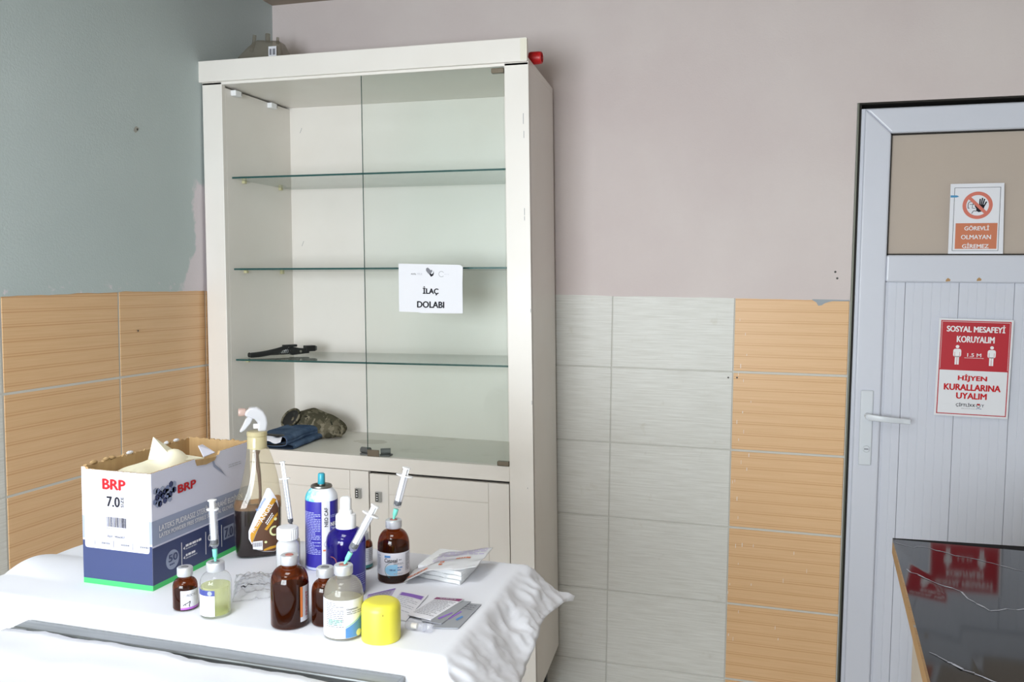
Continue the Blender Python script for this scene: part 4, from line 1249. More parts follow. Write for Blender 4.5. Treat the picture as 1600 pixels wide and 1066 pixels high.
def vial_profile(R, H, neck, zs, zn, foot=.0025):
    """outer profile up to the neck: R radius, zs shoulder start, zn neck start"""
    p = [(0, .0012), (R * .72, .0012), (R * .80, 0), (R - foot, 0), (R - foot * .3, foot * .35), (R, foot)]
    p += [(R, zs)]
    for i in range(1, 9):
        t = i / 8 * pi / 2; p.append((neck + (R - neck) * cos(t), zs + (zn - zs) * sin(t) ** .9 if True else 0))
    p.append((neck, H - .006))
    return p


def vial(name, x, y, R, H, neck, zs, zn, glass, liquid, lv, label, cat='vial', capr=None, rubber='rubber_red', group=None):
    o = empty(name, (x, y, ZC + .0012), face_cam(x, y))
    prof = vial_profile(R, H, neck, zs, zn)
    body = MB().lathe(prof, 48).build('glass_body', glass, o, smooth=True, angle=50)
    if liquid:
        q = [(0, .0030)]
        for r_, z_ in prof[3:]:
            if z_ + .003 <= lv: q.append((max(0, r_ - .0016), max(.003, z_ + (.002 if z_ < .004 else 0))))
        # clip at level
        rl = q[-1][0]
        for (ra, za), (rb, zb_) in zip(prof, prof[1:]):
            if za <= lv <= zb_ and zb_ > za: rl = ra + (rb - ra) * (lv - za) / (zb_ - za) - .0016
        q.append((rl, lv)); q.append((0, lv))
        MB().lathe(q, 40).build('liquid', liquid, o, smooth=True, angle=50)
    cr = capr or neck * 1.28
    MB().lathe([(neck + .0003, H - .0125), (cr - .0008, H - .0125), (cr, H - .0115), (cr, H - .0012), (cr - .0012, H), (cr * .52, H), (cr * .50, H - .0008), (0, H - .0008)], 36).build('crimp_cap', 'alu_cap', o, smooth=True, angle=40)
    MB().lathe([(0, H - .0006), (cr * .46, H - .0006), (cr * .40, H + .0004), (0, H + .0004)], 24).build('rubber_stopper', rubber, o, smooth=True)
    tag(o, label, cat, group)
    return o


def lab(o, R, a0, a1, z0, z1, m='label_white', name='label'):
    n = max(4, int(abs(a1 - a0) / 6))
    return patch(m, o, cyl(R), R * radians(a0), R * radians(a1), z0, z1, name, nu=n, nv=1)


# -- 100 ml amber vial with blue-circle label, right of the blue spray bottle
R = .0246
v1 = vial('medicine_vial', 1.2216, -1.6271, R, .0935, .0098, .052, .078, 'amber_glass', 'amber_liquid', .056, 'amber vial with white label and sky blue circle, syringe stuck in its cap')
l1 = lab(v1, R + .0003, -95, 92, .0125, .0475)
c1 = cyl(R + .0007)
patch('label_skyblue', l1, c1, -.0145, -.0050, .0405, .0440, 'blue_mark', 4)
put_text('Catosal', 'ink_black', l1, c1, -.0145, .0055, .0335, .0395, .012)
put_text('100 ml', 'label_blue', l1, c1, -.0060, .0025, .0205, .0232, .02)
fine('ink_grey', l1, c1, .008, .0125, .0360, .0378, 1, 5, .9, 2)
fine('ink_grey', l1, c1, .000, .0160, .0290, .0322, 2, 6, .35, 4)
fine('label_skyblue', l1, c1, .0060, .0150, .0180, .0260, 2, 8, .4, 2)
fine('ink_pale', l1, c1, .000, .0150, .0140, .0165, 1, 9, .6, 4)
fine('ink_grey', l1, c1, .0200, .0290, .0180, .0450, 16, 10, .4, 2)
fine('ink_grey', l1, c1, -.0290, -.0220, .0200, .0430, 12, 12, .4, 2)
colpoly('label_lightblue', l1, cyl(R + .0005), [(-.0015 + .0118 * cos(pi / 2 + pi * t / 14), .0215 + .0085 * sin(pi / 2 + pi * t / 14)) for t in range(15)] + [(.006, .0130), (.006, .0300)], 'blue_circle')
ring('label_teal', l1, c1, -.0015, .0215, .0125, .0119, 24, 'arc_line', pi * .55, pi * 1.4)

# -- small amber vial at the left, purple foot on the label
R = .0168
v2 = vial('medicine_vial', .9929, -1.8249, R, .0585, .0083, .030, .0425, 'amber_glass', 'amber_liquid', .026, 'small amber vial with purple-footed label beside the glove carton', capr=.0107, rubber='rubber_grey')
l2 = lab(v2, R + .0003, -22, 95, .0025, .0290)
c2 = cyl(R + .0006)
patch('label_purple', l2, c2, R * radians(-22), R * radians(95), .0025, .0055, 'purple_band', 10)
put_text('ZOROCYL', 'ink_grey', l2, c2, -.0035, .0150, .0205, .0240, 0)
poly_line('ink_black', l2, c2, [(-.0035, .0082), (-.0005, .0105), (.0035, .0120), (.0065, .0140), (.0060, .0115), (.0050, .0085), (.0055, .0062)], .0010, 'leaping_animal')
poly_line('ink_black', l2, c2, [(-.0005, .0105), (.0008, .0080)], .0007, 'leaping_animal')
fine('ink_pale', l2, c2, -.0040, .0060, .0170, .0185, 1, 3, .7, 3)

# -- vial of yellow-green liquid with syringe
R = .0209
v3 = vial('medicine_vial', 1.0475, -1.8311, R, .0735, .0095, .044, .0590, 'clear_glass', 'yellow_liquid', .0415, 'clear vial of yellow-green liquid with a syringe standing in its cap', capr=.0122, rubber='rubber_grey')
l3 = lab(v3, R + .0003, -100, -5, .0035, .0395)
c3 = cyl(R + .0006)
patch('label_blue', l3, c3, R * radians(-100), R * radians(-5), .0320, .0395, 'blue_band', 8)
colpoly('card_grey', l3, cyl(R + .0008), circle(-.0085, .0358, .0032, 16), 'band_mark')
fine('ink_pale', l3, c3, -.030, -.004, .0080, .0295, 7, 13, .3, 5)

# -- large amber vial, label turned to the right
R = .0249
v4 = vial('medicine_vial', 1.1619, -1.8302, R, .0945, .0098, .056, .079, 'amber_glass', 'amber_liquid', .052, 'large amber vial with its orange-edged label turned to the right', capr=.0120)
l4 = lab(v4, R + .0003, 33, 150, .0085, .0560)
c4 = cyl(R + .0006)
patch('label_orange', l4, c4, R * radians(33), R * radians(42), .0150, .0560, 'orange_strip', 2)
put_text('PROBIVET', 'ink_red', l4, c4, .0235, .0290, .0150, .0480, .0, vertical=True)

# -- narrow amber vial behind the hazy one
R = .0182
v5 = vial('medicine_vial', 1.2055, -1.8125, R, .0765, .0092, .043, .0590, 'amber_glass', 'amber_liquid', .043, 'narrow amber vial squeezed between the large amber and the hazy vial', capr=.0118, rubber='rubber_grey')
l5 = lab(v5, R + .0003, 28, 140, .0070, .0460)
patch('label_green', l5, cyl(R + .0006), R * radians(28), R * radians(36), .0380, .0480, 'green_mark', 2)
fine('ink_pale', l5, cyl(R + .0006), R * radians(45), R * radians(80), .012, .040, 8, 21, .4, 3)

# -- hazy clear vial in front with blue-cornered label
R = .0254
v6 = vial('medicine_vial', 1.2462, -1.8381, R, .0925, .0100, .052, .0765, 'hazy_glass', 'milky_liquid', .048, 'hazy clear vial with a stained white label and blue corner, syringe in its cap', capr=.0122)
l6 = lab(v6, R + .0003, -105, 100, .0035, .0530)
c6 = cyl(R + .0007)
colpoly('label_skyblue', l6, c6, [(.0025, .0040), (.0080, .0040), (.0150, .0040), (.0220, .0040), (.0300, .0040), (.0300, .0310), (.0220, .0265), (.0150, .0225), (.0080, .0190), (.0025, .0165)], 'blue_corner')
poly_line('label_green', l6, c6, [(.0025, .0180), (.0080, .0205), (.0150, .0240), (.0220, .0280), (.0300, .0325)], .0012, 'green_rule')
colpoly('cream_art', l6, cyl(R + .0010), circle(.0215, .0085, .0045, 16), 'round_mark')
put_text('Oxytocin', 'ink_grey', l6, c6, .0035, .0200, .0395, .0425, .01)
fine('ink_grey', l6, c6, -.0250, .0000, .0170, .0500, 14, 31, .4, 5)
fine('label_green', l6, c6, -.0210, -.0020, .0200, .0280, 3, 33, .6, 3)
fine('ink_grey', l6, c6, .0040, .0280, .0330, .0380, 2, 34, .4, 4)

# -- small amber vial at the back, half hidden by the blue spray bottle
R = .0160
v7 = vial('medicine_vial', 1.1520, -1.5935, R, .0580, .0080, .036, .0455, 'amber_glass', 'amber_liquid', .03, 'small amber vial half hidden behind the blue spray bottle', capr=.0104, rubber='rubber_grey')
l7 = lab(v7, R + .0003, 5, 130, .0030, .0350)
patch('label_teal', l7, cyl(R + .0006), R * radians(5), R * radians(130), .0030, .0080, 'teal_band', 8)
fine('ink_pale', l7, cyl(R + .0006), R * radians(15), R * radians(80), .012, .033, 7, 41, .4, 3)

# -- tiny vial behind the white bottle, holding the thin syringe
R = .0135
v8 = vial('medicine_vial', 1.0440, -1.6285, R, .0640, .0070, .040, .0500, 'hazy_glass', 'milky_liquid', .03, 'tiny hazy vial hidden behind the white pill bottle', capr=.0085, rubber='rubber_grey')


def syringe(base, top, label, bar_r=.0062, hub_col='needle_hub', L=None, thin=False, fill=None):
    """disposable syringe from needle hub tip (base) to thumb rest (top)"""
    base, top = Vector(base), Vector(top); d = top - base; l = d.length
    o = empty('syringe', base); o.rotation_mode = 'QUATERNION'; o.rotation_quaternion = d.to_track_quat('Z', 'X')
    hub = .20 * l if not thin else .06 * l
    b0, b1 = hub + .02 * l, .84 * l
    if thin: b0, b1 = hub, .74 * l
    MB().lathe([(0, 0), (.0016 if not thin else .0012, 0), (bar_r * .40, hub * .35), (bar_r * .55, hub * .4), (bar_r * .62, hub), (0, hub)], 18).build('needle_hub', hub_col, o, smooth=True, angle=50)
    MB().tube([(0, 0, -.014), (0, 0, .001)], .0005, 8).build('needle', 'chrome', o, smooth=True)
    MB().lathe([(bar_r * .32, hub - .001), (bar_r * .36, b0), (bar_r * .8, b0 + .002), (bar_r, b0 + .004), (bar_r, b1)], 28).build('barrel', 'syringe_barrel', o, smooth=True, angle=50)
    MB().lathe([(0, 0), (bar_r * 2.1, 0), (bar_r * 2.1, .0016), (0, .0016)], 24).map(lambda x, y, z: (x, y * .62, z + b1)).build('finger_flange', 'plastic_white', o, smooth=True, angle=40)
    zst = b0 + (.055 * l if not thin else .02 * l)
    MB().lathe([(0, zst + .006), (bar_r * .93, zst + .006), (bar_r * .93, zst + .0015), (bar_r * .5, zst - .001), (0, zst - .002)], 24).build('rubber_plunger', 'black', o, smooth=True, angle=40)
    pr = bar_r * .72
    MB().box(-pr, pr, -.0006, .0006, zst + .006, l - .001).box(-.0006, .0006, -pr, pr, zst + .006, l - .001).build('plunger_rod', 'plastic_white', o)
    MB().lathe([(0, l - .0012), (bar_r * 1.02, l - .0012), (bar_r * 1.08, l), (bar_r * .95, l + .0008), (0, l + .0008)], 26).build('thumb_rest', 'plastic_white', o, smooth=True, angle=40)
    bb = MB(); n_ = 12
    for i_ in range(n_):
        z_ = b0 + .006 + (b1 - b0 - .016) * i_ / (n_ - 1); w_ = .85 if i_ % 4 == 0 else .5
        c_ = cyl(bar_r + .00015)
        bb.face([c_(-bar_r * w_ * .6, z_), c_(bar_r * w_ * .6, z_), c_(bar_r * w_ * .6, z_ + .0005), c_(-bar_r * w_ * .6, z_ + .0005)])
    g = bb.build('scale_marks', 'scale_black', o, recalc=False); g['kind'] = 'stuff'
    if fill:
        MB().lathe([(0, b0 + .003), (bar_r * .75, b0 + .004), (bar_r * .9, zst), (0, zst)], 20).build('liquid', fill, o, smooth=True)
    tag(o, label, 'syringe', 'syringes standing in vials')
    return o


zc_ = lambda H: ZC + .0012 + H
syringe((1.2216, -1.6271, zc_(.0938)), (1.2395, -1.6180, 1.1195), 'white syringe with teal needle hub in the blue-circle vial at the right', .0063)
syringe((1.0475, -1.8311, zc_(.0738)), (1.0400, -1.8260, 1.1035), 'white syringe with teal needle hub in the yellow-green vial before the carton', .0058, fill='yellow_liquid')
syringe((1.2475, -1.8375, zc_(.0928)), (1.2825, -1.8185, 1.1140), 'white syringe with teal hub leaning right from the hazy vial', .0056)
syringe((1.0440, -1.6285, zc_(.0645)), (1.0290, -1.6290, 1.1165), 'thin graduated syringe rising behind the white pill bottle', .0044, 'black', thin=True)

# -- aerosol can NEO CAF
R = .0258
cn_ = empty('aerosol_can', (1.0858, -1.6062, ZC + .0012), face_cam(1.0858, -1.6062))
MB().lathe([(0, .003), (R - .004, .003), (R - .003, 0), (R - .0006, 0), (R, .002), (R, .1105)], 56).build('can_body', 'can_blue', cn_, smooth=True, angle=40)
MB().lathe([(R, .1105), (R - .0001, .1135), (R - .0015, .1185), (R - .0045, .1235), (R - .0085, .1275), (.0160, .1292)], 56).build('shoulder', 'can_shoulder', cn_, smooth=True, angle=60)
MB().lathe([(.0150, .1285), (.0165, .1288), (.0172, .1305), (.0165, .1325), (.0150, .1330), (.0138, .1318), (.0130, .1300), (.0060, .1300), (.0060, .1345), (0, .1345)], 44).build('valve_cup', 'zinc', cn_, smooth=True, angle=50)
MB().lathe([(0, .1335), (.0052, .1335), (.0058, .1345), (.0055, .1500), (.0045, .1515), (0, .1515)], 24).build('spray_button', 'teal_plastic', cn_, smooth=True, angle=40)
cc, cc2 = cyl(R + .0003), cyl(R + .0006)
patch('can_print', cn_, cc, R * radians(-180), R * radians(180), .0000 + .0006, .0045, 'base_ring', 60)
patch('label_white', cn_, cyl(R + .0002), R * radians(0), R * radians(30), .0045, .1105, 'white_band', 6)
put_text('NEO CAF', 'ink_black', cn_, cc2, .0043, .0098, .0705, .1010, .03, vertical=True)
fine('can_print', cn_, cc2, -.0370, -.0020, .0245, .0935, 26, 51, .36, 7)
fine('can_print', cn_, cc2, .0150, .0330, .0830, .0880, 2, 52, .4, 5)
put_text('NEO CAF', 'ink_white', cn_, cc2, .0150, .0420, .0700, .0765, .03)
fine('can_print', cn_, cc2, .0150, .0330, .0600, .0680, 2, 53, .3, 5)
fine('can_print', cn_, cc2, .0150, .0330, .0300, .0560, 6, 54, .3, 5)
patch('label_orange', cn_, cc2, .0020, .0062, .0310, .0335, 'orange_mark', 2)
poly_line('ink_grey', cn_, cc2, [(.0075 + .0035 * cos(t), .042 + .0045 * sin(t)) for t in [i * .5 for i in range(10)]], .0005, 'sketch_mark')
tag(cn_, 'blue and white aerosol can with teal-stained shoulder and no cap', 'aerosol can')

# -- blue spray bottle with white pump
R = .0288
bs = empty('spray_bottle', (1.1795, -1.7027, ZC + .0012), face_cam(1.1795, -1.7027))
MB().lathe([(0, .002), (R * .8, .002), (R * .86, 0), (R - .002, 0), (R, .003), (R, .078), (R - .0008, .084), (R - .0035, .090), (R - .0085, .0955), (.0145, .0985), (.0135, .1000), (0, .1000)], 56).build('bottle_body', 'blue_plastic', bs, smooth=True, angle=50)
MB().lathe([(0, .004), (R - .003, .004), (R - .002, .008), (R - .002, .066), (0, .066)], 44).build('liquid', 'can_blue', bs, smooth=True, angle=50)
MB().lathe([(.0140, .0965), (.0148, .0970), (.0148, .1160), (.0138, .1180), (.0105, .1188), (.0098, .1190), (.0098, .1235), (.0090, .1245), (.0082, .1248), (.0082, .1400), (.0074, .1425), (.0050, .1440), (0, .1443)], 44).build('pump_head', 'plastic_white', bs, smooth=True, angle=40)
cb2 = cyl(R + .0004)
fr_ = [(-.0250, .004), (-.0250, .0610), (-.0200, .0610), (-.0160, .0585), (-.0145, .0540), (-.0145, .004)]
poly_line('label_orange', bs, cb2, fr_[1:], .0007, 'label_outline')
patch('can_blue', bs, cyl(R + .0002), .0060, .0380, .0050, .0800, 'printed_panel', 8)
fine('can_print', bs, cb2, .0090, .0360, .0120, .0340, 7, 61, .25, 6)
tag(bs, 'translucent blue bottle with a white finger pump in the middle of the table', 'bottle')

# -- small white pill bottle
R = .0176
wb = empty('pill_bottle', (1.0570, -1.6614, ZC + .0012), face_cam(1.0570, -1.6614))
MB().lathe([(0, .001), (R - .003, 0), (R, .003), (R, .046), (R - .0006, .050), (R - .0035, .0545), (.0125, .0565), (.0125, .060), (0, .060)], 44).build('bottle_body', 'white_translucent', wb, smooth=True, angle=50)
MB().lathe([(.0150, .0575), (.0162, .058), (.0162, .0745), (.0150, .0762), (.0100, .0768), (0, .0768)], 44).build('screw_cap', 'plastic_white', wb, smooth=True, angle=40)
for k_ in range(30):
    a = 2 * pi * k_ / 30
    MB().box(.0160, .0167, -.0005, .0005, .0590, .0740).map(lambda x, y, z: (x * cos(a) - y * sin(a), x * sin(a) + y * cos(a), z)).build('grip_rib', 'plastic_white', wb)
tag(wb, 'small white plastic pill bottle with ribbed cap beside the aerosol can', 'bottle')

# -- yellow aerosol cap standing in front
R = .0252
yc = empty('yellow_spray_lid', (1.2978, -1.8340, ZC + .0010), face_cam(1.2978, -1.8340))
MB().lathe([(R - .0018, 0), (R, 0), (R, .0400), (R - .0006, .0440), (R - .0025, .0470), (R - .0055, .0490), (R - .010, .0497), (0, .0490)], 56).build('cap_shell', 'yellow_cap', yc, smooth=True, angle=60)
shape('brown_art', yc, cyl(R + .0003), [(.0015, .0375), (.0027, .0375), (.0024, .0400), (.0018, .0400)], 'scratch')
tag(yc, 'bright yellow plastic aerosol cap standing on the drape', 'cap')

# ================================================================== TRIGGER SPRAY BOTTLE
ts = empty('trigger_spray', (.9560, -1.5880, ZC + .0014), face_cam(.9560, -1.5880) + radians(3))
# (height, half width, centre shift, half depth, squareness)
SEC = [(0, .0335, .0, .0210, 3.4), (.004, .0362, .0, .0230, 3.4), (.020, .0368, .0, .0236, 3.2), (.055, .0378, .0005, .0240, 3.0), (.078, .0384, .0002, .0240, 2.8), (.086, .0388, -.0002, .0238, 2.6), (.094, .0372, .0010, .0232, 2.5), (.105, .0340, .0032, .0225, 2.4), (.120, .0305, .0045, .0215, 2.3), (.140, .0265, .0048, .0200, 2.2), (.158, .0225, .0038, .0180, 2.1), (.172, .0195, .0020, .0165, 2.0), (.180, .0178, .0008, .0160, 2.0), (.184, .0150, .0, .0150, 2.0)]
def sec(z):
    for a, b_ in zip(SEC, SEC[1:]):
        if a[0] <= z <= b_[0]:
            t = (z - a[0]) / (b_[0] - a[0]); t = t * t * (3 - 2 * t) if False else t
            return [a[i] + (b_[i] - a[i]) * t for i in range(1, 5)]
    return list(SEC[-1][1:])
def loft(z0, z1, inset, n=64, m_=40, capped=True):
    b_ = MB()
    def fn(u, v):
        z = z0 + (z1 - z0) * v; w_, c_, d_, e_ = sec(z); an = 2 * pi * u
        cx_ = abs(cos(an)) ** (2 / e_) * (1 if cos(an) >= 0 else -1); sy2 = abs(sin(an)) ** (2 / e_) * (1 if sin(an) >= 0 else -1)
        return (c_ + (w_ - inset) * cx_, (d_ - inset) * sy2, z)
    b_.grid(fn, n, m_)
    b_.face([fn(i / n, 0) for i in range(n)]); b_.face([fn(i / n, 1) for i in range(n)])
    return b_
loft(.0800, .184, 0).build('bottle_body', 'spray_plastic', ts, smooth=True, angle=60)
loft(0, .0800, 0).build('bottle_foot', 'clear_glass', ts, smooth=True, angle=60)
loft(.002, .0800, .0012).build('dark_liquid', 'liquid_black', ts, smooth=True, angle=60)
def stain_ring():
    b_ = MB()
    def fn(u, v):
        an = 2 * pi * u; z = .0800 + v * (.012 + .004 * sin(an * 2 + 1)); w_, c_, d_, e_ = sec(z)
        cx_ = abs(cos(an)) ** (2 / e_) * (1 if cos(an) >= 0 else -1); sy2 = abs(sin(an)) ** (2 / e_) * (1 if sin(an) >= 0 else -1)
        return (c_ + (w_ - .0008) * cx_, (d_ - .0008) * sy2, z)
    return b_.grid(fn, 64, 6)
clear('brown_film', (.72, .45, .22), body=(150, 92, 44), body_amt=.45, ior=1.2, tl=.4)
stain_ring().build('residue_ring', 'brown_film', ts, smooth=True, angle=60)
MB().tube([(0, 0, .176), (-.001, 0, .168), (.001, -.001, .150), (.003, -.001, .135), (.0045, -.001, .110), (.004, 0, .082)], [.0055, .0038, .0036, .0030, .0024, .0022], 12).build('dip_tube', 'pump_tube', ts, smooth=True)
def fs(d):
    def fn(a, b_):
        w_, c_, d_, e_ = sec(b_); q = min(.999, abs((a - c_) / w_)); return (a, -d_ * (1 - q ** e_) ** (1 / e_) - d, b_)
    return fn
def fpoly(m_, pts, d, name, parent):
    """polygon draped over the bottle front, cut into thin columns"""
    b_ = MB(); xs_ = sorted(set([p[0] for p in pts])); xa, xb = xs_[0], xs_[-1]; N_ = 26; fn = fs(d)
    def span(x):
        zs_ = []
        n_ = len(pts)
        for i_ in range(n_):
            (x0, z0), (x1, z1) = pts[i_], pts[(i_ + 1) % n_]
            if (x0 <= x <= x1) or (x1 <= x <= x0):
                if abs(x1 - x0) < 1e-9: zs_ += [z0, z1]
                else: zs_.append(z0 + (z1 - z0) * (x - x0) / (x1 - x0))
        return (min(zs_), max(zs_)) if zs_ else (0, 0)
    for i_ in range(N_):
        x0, x1 = xa + (xb - xa) * i_ / N_, xa + (xb - xa) * (i_ + 1) / N_
        a0, a1 = span(x0 + 1e-7 if i_ == 0 else x0); c0, c1 = span(x1 - 1e-7 if i_ == N_ - 1 else x1)
        K_ = 5
        for j_ in range(K_):
            t0, t1 = j_ / K_, (j_ + 1) / K_
            b_.face([fn(x0, a0 + (a1 - a0) * t0), fn(x1, c0 + (c1 - c0) * t0), fn(x1, c0 + (c1 - c0) * t1), fn(x0, a0 + (a1 - a0) * t1)])
    return b_.build(name, m_, parent, recalc=False, smooth=True)
# label outline follows the flank: pointed top at upper right, foot at lower right
LB = [(-.0160, .034), (-.0160, .047), (-.0010, .084), (.0135, .1165), (.0185, .1160), (.0300, .0960), (.0335, .080), (.0345, .040), (.0335, .014), (.0250, .0085), (.0070, .0105), (-.0040, .0150), (-.0105, .0230)]
lb = fpoly('label_white', LB, .0004, 'label', ts)
fpoly('brown_art', [(-.0110, .0240), (-.0020, .0470), (.0150, .0800), (.0280, .0930), (.0330, .080), (.0342, .040), (.0330, .0145), (.0250, .0092), (.0060, .0112), (-.0040, .0155)], .0007, 'brown_ground', lb)
fpoly('gold', [(-.0133, .034), (-.0133, .0420), (.0020, .0680), (.0230, .0990), (.0296, .0958), (.0120, .0720), (-.0040, .0440), (-.0110, .0250)], .0010, 'gold_stripe', lb)
fpoly('gold', [(.0090, .0480), (.0260, .0700), (.0310, .0740), (.0310, .0690), (.0130, .0460)], .0010, 'gold_stripe', lb)
fpoly('gold', [(.0080, .0115), (.0270, .0150), (.0300, .0190), (.0180, .0180), (.0080, .0145)], .0010, 'gold_foot', lb)
fpoly('label_white', [(-.0095, .0165), (.0060, .0135), (.0060, .0295), (-.0095, .0290)], .0013, 'barcode_field', lb)
def diag(s_, m_, x0, z0, x1, z1, h_, bold, d=.0016):
    """lettering along a slanted baseline"""
    dx, dz = x1 - x0, z1 - z0; l = hypot(dx, dz); ux, uz = dx / l, dz / l; fn = fs(d)
    v, f_ = text_mesh(s_, 0.0)
    MB().add([fn(x0 + ux * l * p - uz * h_ * q, z0 + uz * l * p + ux * h_ * q) for p, q in v], f_).build('lettering', m_, lb, recalc=False)
diag('Equino', 'label_skyblue', .0000, .0790, .0130, .0985, .0058, .0)
diag('HK 025', 'ink_white', -.0080, .0440, .0030, .0620, .0055, .03)
diag('ANGEL', 'ink_white', .0058, .0600, .0245, .0890, .0085, .05)
bb = MB(); fn = fs(.0016)
for i_ in range(9):
    x0 = -.0085 + i_ * .0015
    bb.face([fn(x0, .0200), fn(x0 + .0008, .0200), fn(x0 + .0008, .0270), fn(x0, .0270)])
o = bb.build('barcode', 'ink_grey', lb, recalc=False); o['kind'] = 'stuff'
for k_, (a, b_, c_, e_) in enumerate((( .0110, .0585, .0225, .0750), (.0130, .0560, .0240, .0715))):
    bb = MB()
    for i_ in range(6):
        t0, t1 = i_ / 6, (i_ + .75) / 6
        line2d(bb, fs(.0016), (a + (c_ - a) * t0, b_ + (e_ - b_) * t0), (a + (c_ - a) * t1, b_ + (e_ - b_) * t1), .0016)
    o = bb.build('fine_print', 'ink_white', lb, recalc=False); o['kind'] = 'stuff'
ring('cream_art', lb, fs(.0014), .0255, .0440, .0085, .0055, 20, 'ring_motif', 1.2, 5.0)
shape('cream_art', lb, fs(.0014), circle(.0270, .0635, .0026, 10), 'dot_motif')
shape('cream_art', lb, fs(.0014), circle(.0110, .0265, .0022, 10), 'dot_motif')
# collar and trigger head
MB().lathe([(.0150, .1800), (.0160, .1805), (.0160, .1990), (.0150, .2010), (.0165, .2018), (.0165, .2075), (.0150, .2090), (.0080, .2095), (0, .2095)], 40).build('collar', 'collar_plastic', ts, smooth=True, angle=40)
head = [(.0150, .2090), (.0170, .2230), (.0150, .2340), (.0090, .2440), (-.0010, .2500), (-.0120, .2485), (-.0190, .2420), (-.0195, .2360), (-.0120, .2330), (-.0040, .2300), (.0020, .2220), (.0010, .2090)]
MB().prism(head, lambda a, b_: (a, -.0085, b_), lambda a, b_: (a, .0085, b_)).build('trigger_head', 'trigger_plastic', ts, bevel=.004, seg=3, smooth=True, angle=60)
MB().prism([(-.0110, .2380), (-.0050, .2330), (-.0100, .2230), (-.0180, .2130), (-.0250, .2080), (-.0280, .2100), (-.0230, .2190), (-.0180, .2300)], lambda a, b_: (a, -.0060, b_), lambda a, b_: (a, .0060, b_)).build('trigger_lever', 'trigger_plastic', ts, bevel=.0018, seg=2, smooth=True, angle=60)
MB().lathe([(0, 0), (.0062, 0), (.0070, .002), (.0070, .0105), (.0060, .0120), (0, .0120)], 24).map(lambda x, y, z: (-.0175 - z, y, .2415 + x * .95)).build('nozzle', 'trigger_nozzle', ts, smooth=True, angle=50)
MB().tube([(-.0055, 0, .2170), (.0040, 0, .2170)], .0042, 16).build('piston', 'plastic_white', ts, smooth=True, angle=50)
MB().tube([(.0000, 0, .2260), (.0010, 0, .2330)], .0022, 10).build('spring_post', 'pump_tube', ts, smooth=True)
tag(ts, 'trigger spray bottle half full of black liquid with a gold slanted label', 'spray bottle')

# ================================================================== FLAT PACKS ON THE DRAPE
def sheet(o, name, m_, pts, z0, t, bow=0.0, nu=8, nv=8):
    """thin pouch from four corners (order: far left, far right, near right, near left)"""
    a, b_, c_, d_ = [Vector(p) for p in pts]
    def P_(u, v, h=0.0):
        p = a.lerp(b_, u).lerp(d_.lerp(c_, u), v)
        return Vector((p.x, p.y, z0 + bow * sin(pi * u) * sin(pi * v) + h))
    bb_ = MB(); bb_.grid(lambda u, v: P_(u, v, t), nu, nv); bb_.grid(lambda u, v: P_(u, v, 0), nu, nv)
    for k__ in range(nu):
        bb_.face([P_(k__ / nu, 0, 0), P_((k__ + 1) / nu, 0, 0), P_((k__ + 1) / nu, 0, t), P_(k__ / nu, 0, t)])
        bb_.face([P_(k__ / nu, 1, 0), P_((k__ + 1) / nu, 1, 0), P_((k__ + 1) / nu, 1, t), P_(k__ / nu, 1, t)])
    for k__ in range(nv):
        bb_.face([P_(0, k__ / nv, 0), P_(0, (k__ + 1) / nv, 0), P_(0, (k__ + 1) / nv, t), P_(0, k__ / nv, t)])
        bb_.face([P_(1, k__ / nv, 0), P_(1, (k__ + 1) / nv, 0), P_(1, (k__ + 1) / nv, t), P_(1, k__ / nv, t)])
    ob = bb_.build(name, m_, o, smooth=True, angle=50)
    return ob, (lambda d: (lambda u, v: tuple(P_(u, 1 - v, t + d))))
ZS = ZC + .0015
def L2(o, pts): return [(p[0] - o.location.x, p[1] - o.location.y) for p in pts]

sa = empty('foil_sachet', (1.232, -1.71, ZS))
ob, F_ = sheet(sa, 'pouch', 'sachet_lilac', L2(sa, [(1.2160, -1.7060), (1.2440, -1.6680), (1.2560, -1.7160), (1.2350, -1.7500)]), 0, .0012, .002)
patch('ink_violet', ob, F_(.0004), .02, .98, .88, .98, 'violet_stripe', 6)
fine('ink_grey', ob, F_(.0004), .1, .9, .1, .8, 7, 71, .3, 6)
tag(sa, 'lilac foil sachet lying behind the yellow spray lid by the blue bottle', 'sachet')

sb = empty('foil_sachet', (1.285, -1.725, ZS))
ob, F_ = sheet(sb, 'pouch', 'paper', L2(sb, [(1.2450, -1.6700), (1.3000, -1.6780), (1.3080, -1.7780), (1.2610, -1.7620)]), 0, .0012, .002)
patch('sachet_lilac', ob, F_(.0003), .22, .95, .74, .90, 'lilac_header', 6)
patch('ink_violet', ob, F_(.0005), .26, .93, .76, .885, 'violet_header', 6)
fine('ink_pale', ob, F_(.0004), .22, .92, .12, .70, 9, 72, .3, 6)
tag(sb, 'white sachet with a violet header stripe, left of the maroon one', 'sachet')

sd = empty('foil_sachet', (1.360, -1.735, ZS))
ob, F_ = sheet(sd, 'pouch', 'sachet_silver', L2(sd, [(1.3450, -1.6920), (1.3860, -1.6900), (1.3840, -1.7790), (1.3500, -1.7880)]), 0, .0012, .001)
shape('ink_violet', ob, F_(.0004), [(.30, .30), (.55, .62), (.62, .60), (.40, .28)], 'violet_print')
shape('label_skyblue', ob, F_(.0004), [(.62, .30), (.74, .45), (.82, .42), (.72, .26)], 'blue_print')
fine('ink_grey', ob, F_(.0004), .15, .9, .66, .92, 3, 73, .3, 5)
tag(sd, 'silver foil sachet with blue print nearest the right table edge', 'sachet')
se = empty('foil_sachet', (1.350, -1.735, ZS + .0016))
ob, F_ = sheet(se, 'pouch', 'sachet_silver', L2(se, [(1.3340, -1.6910), (1.3700, -1.6880), (1.3590, -1.7760), (1.3280, -1.7730)]), 0, .0012, .0015)
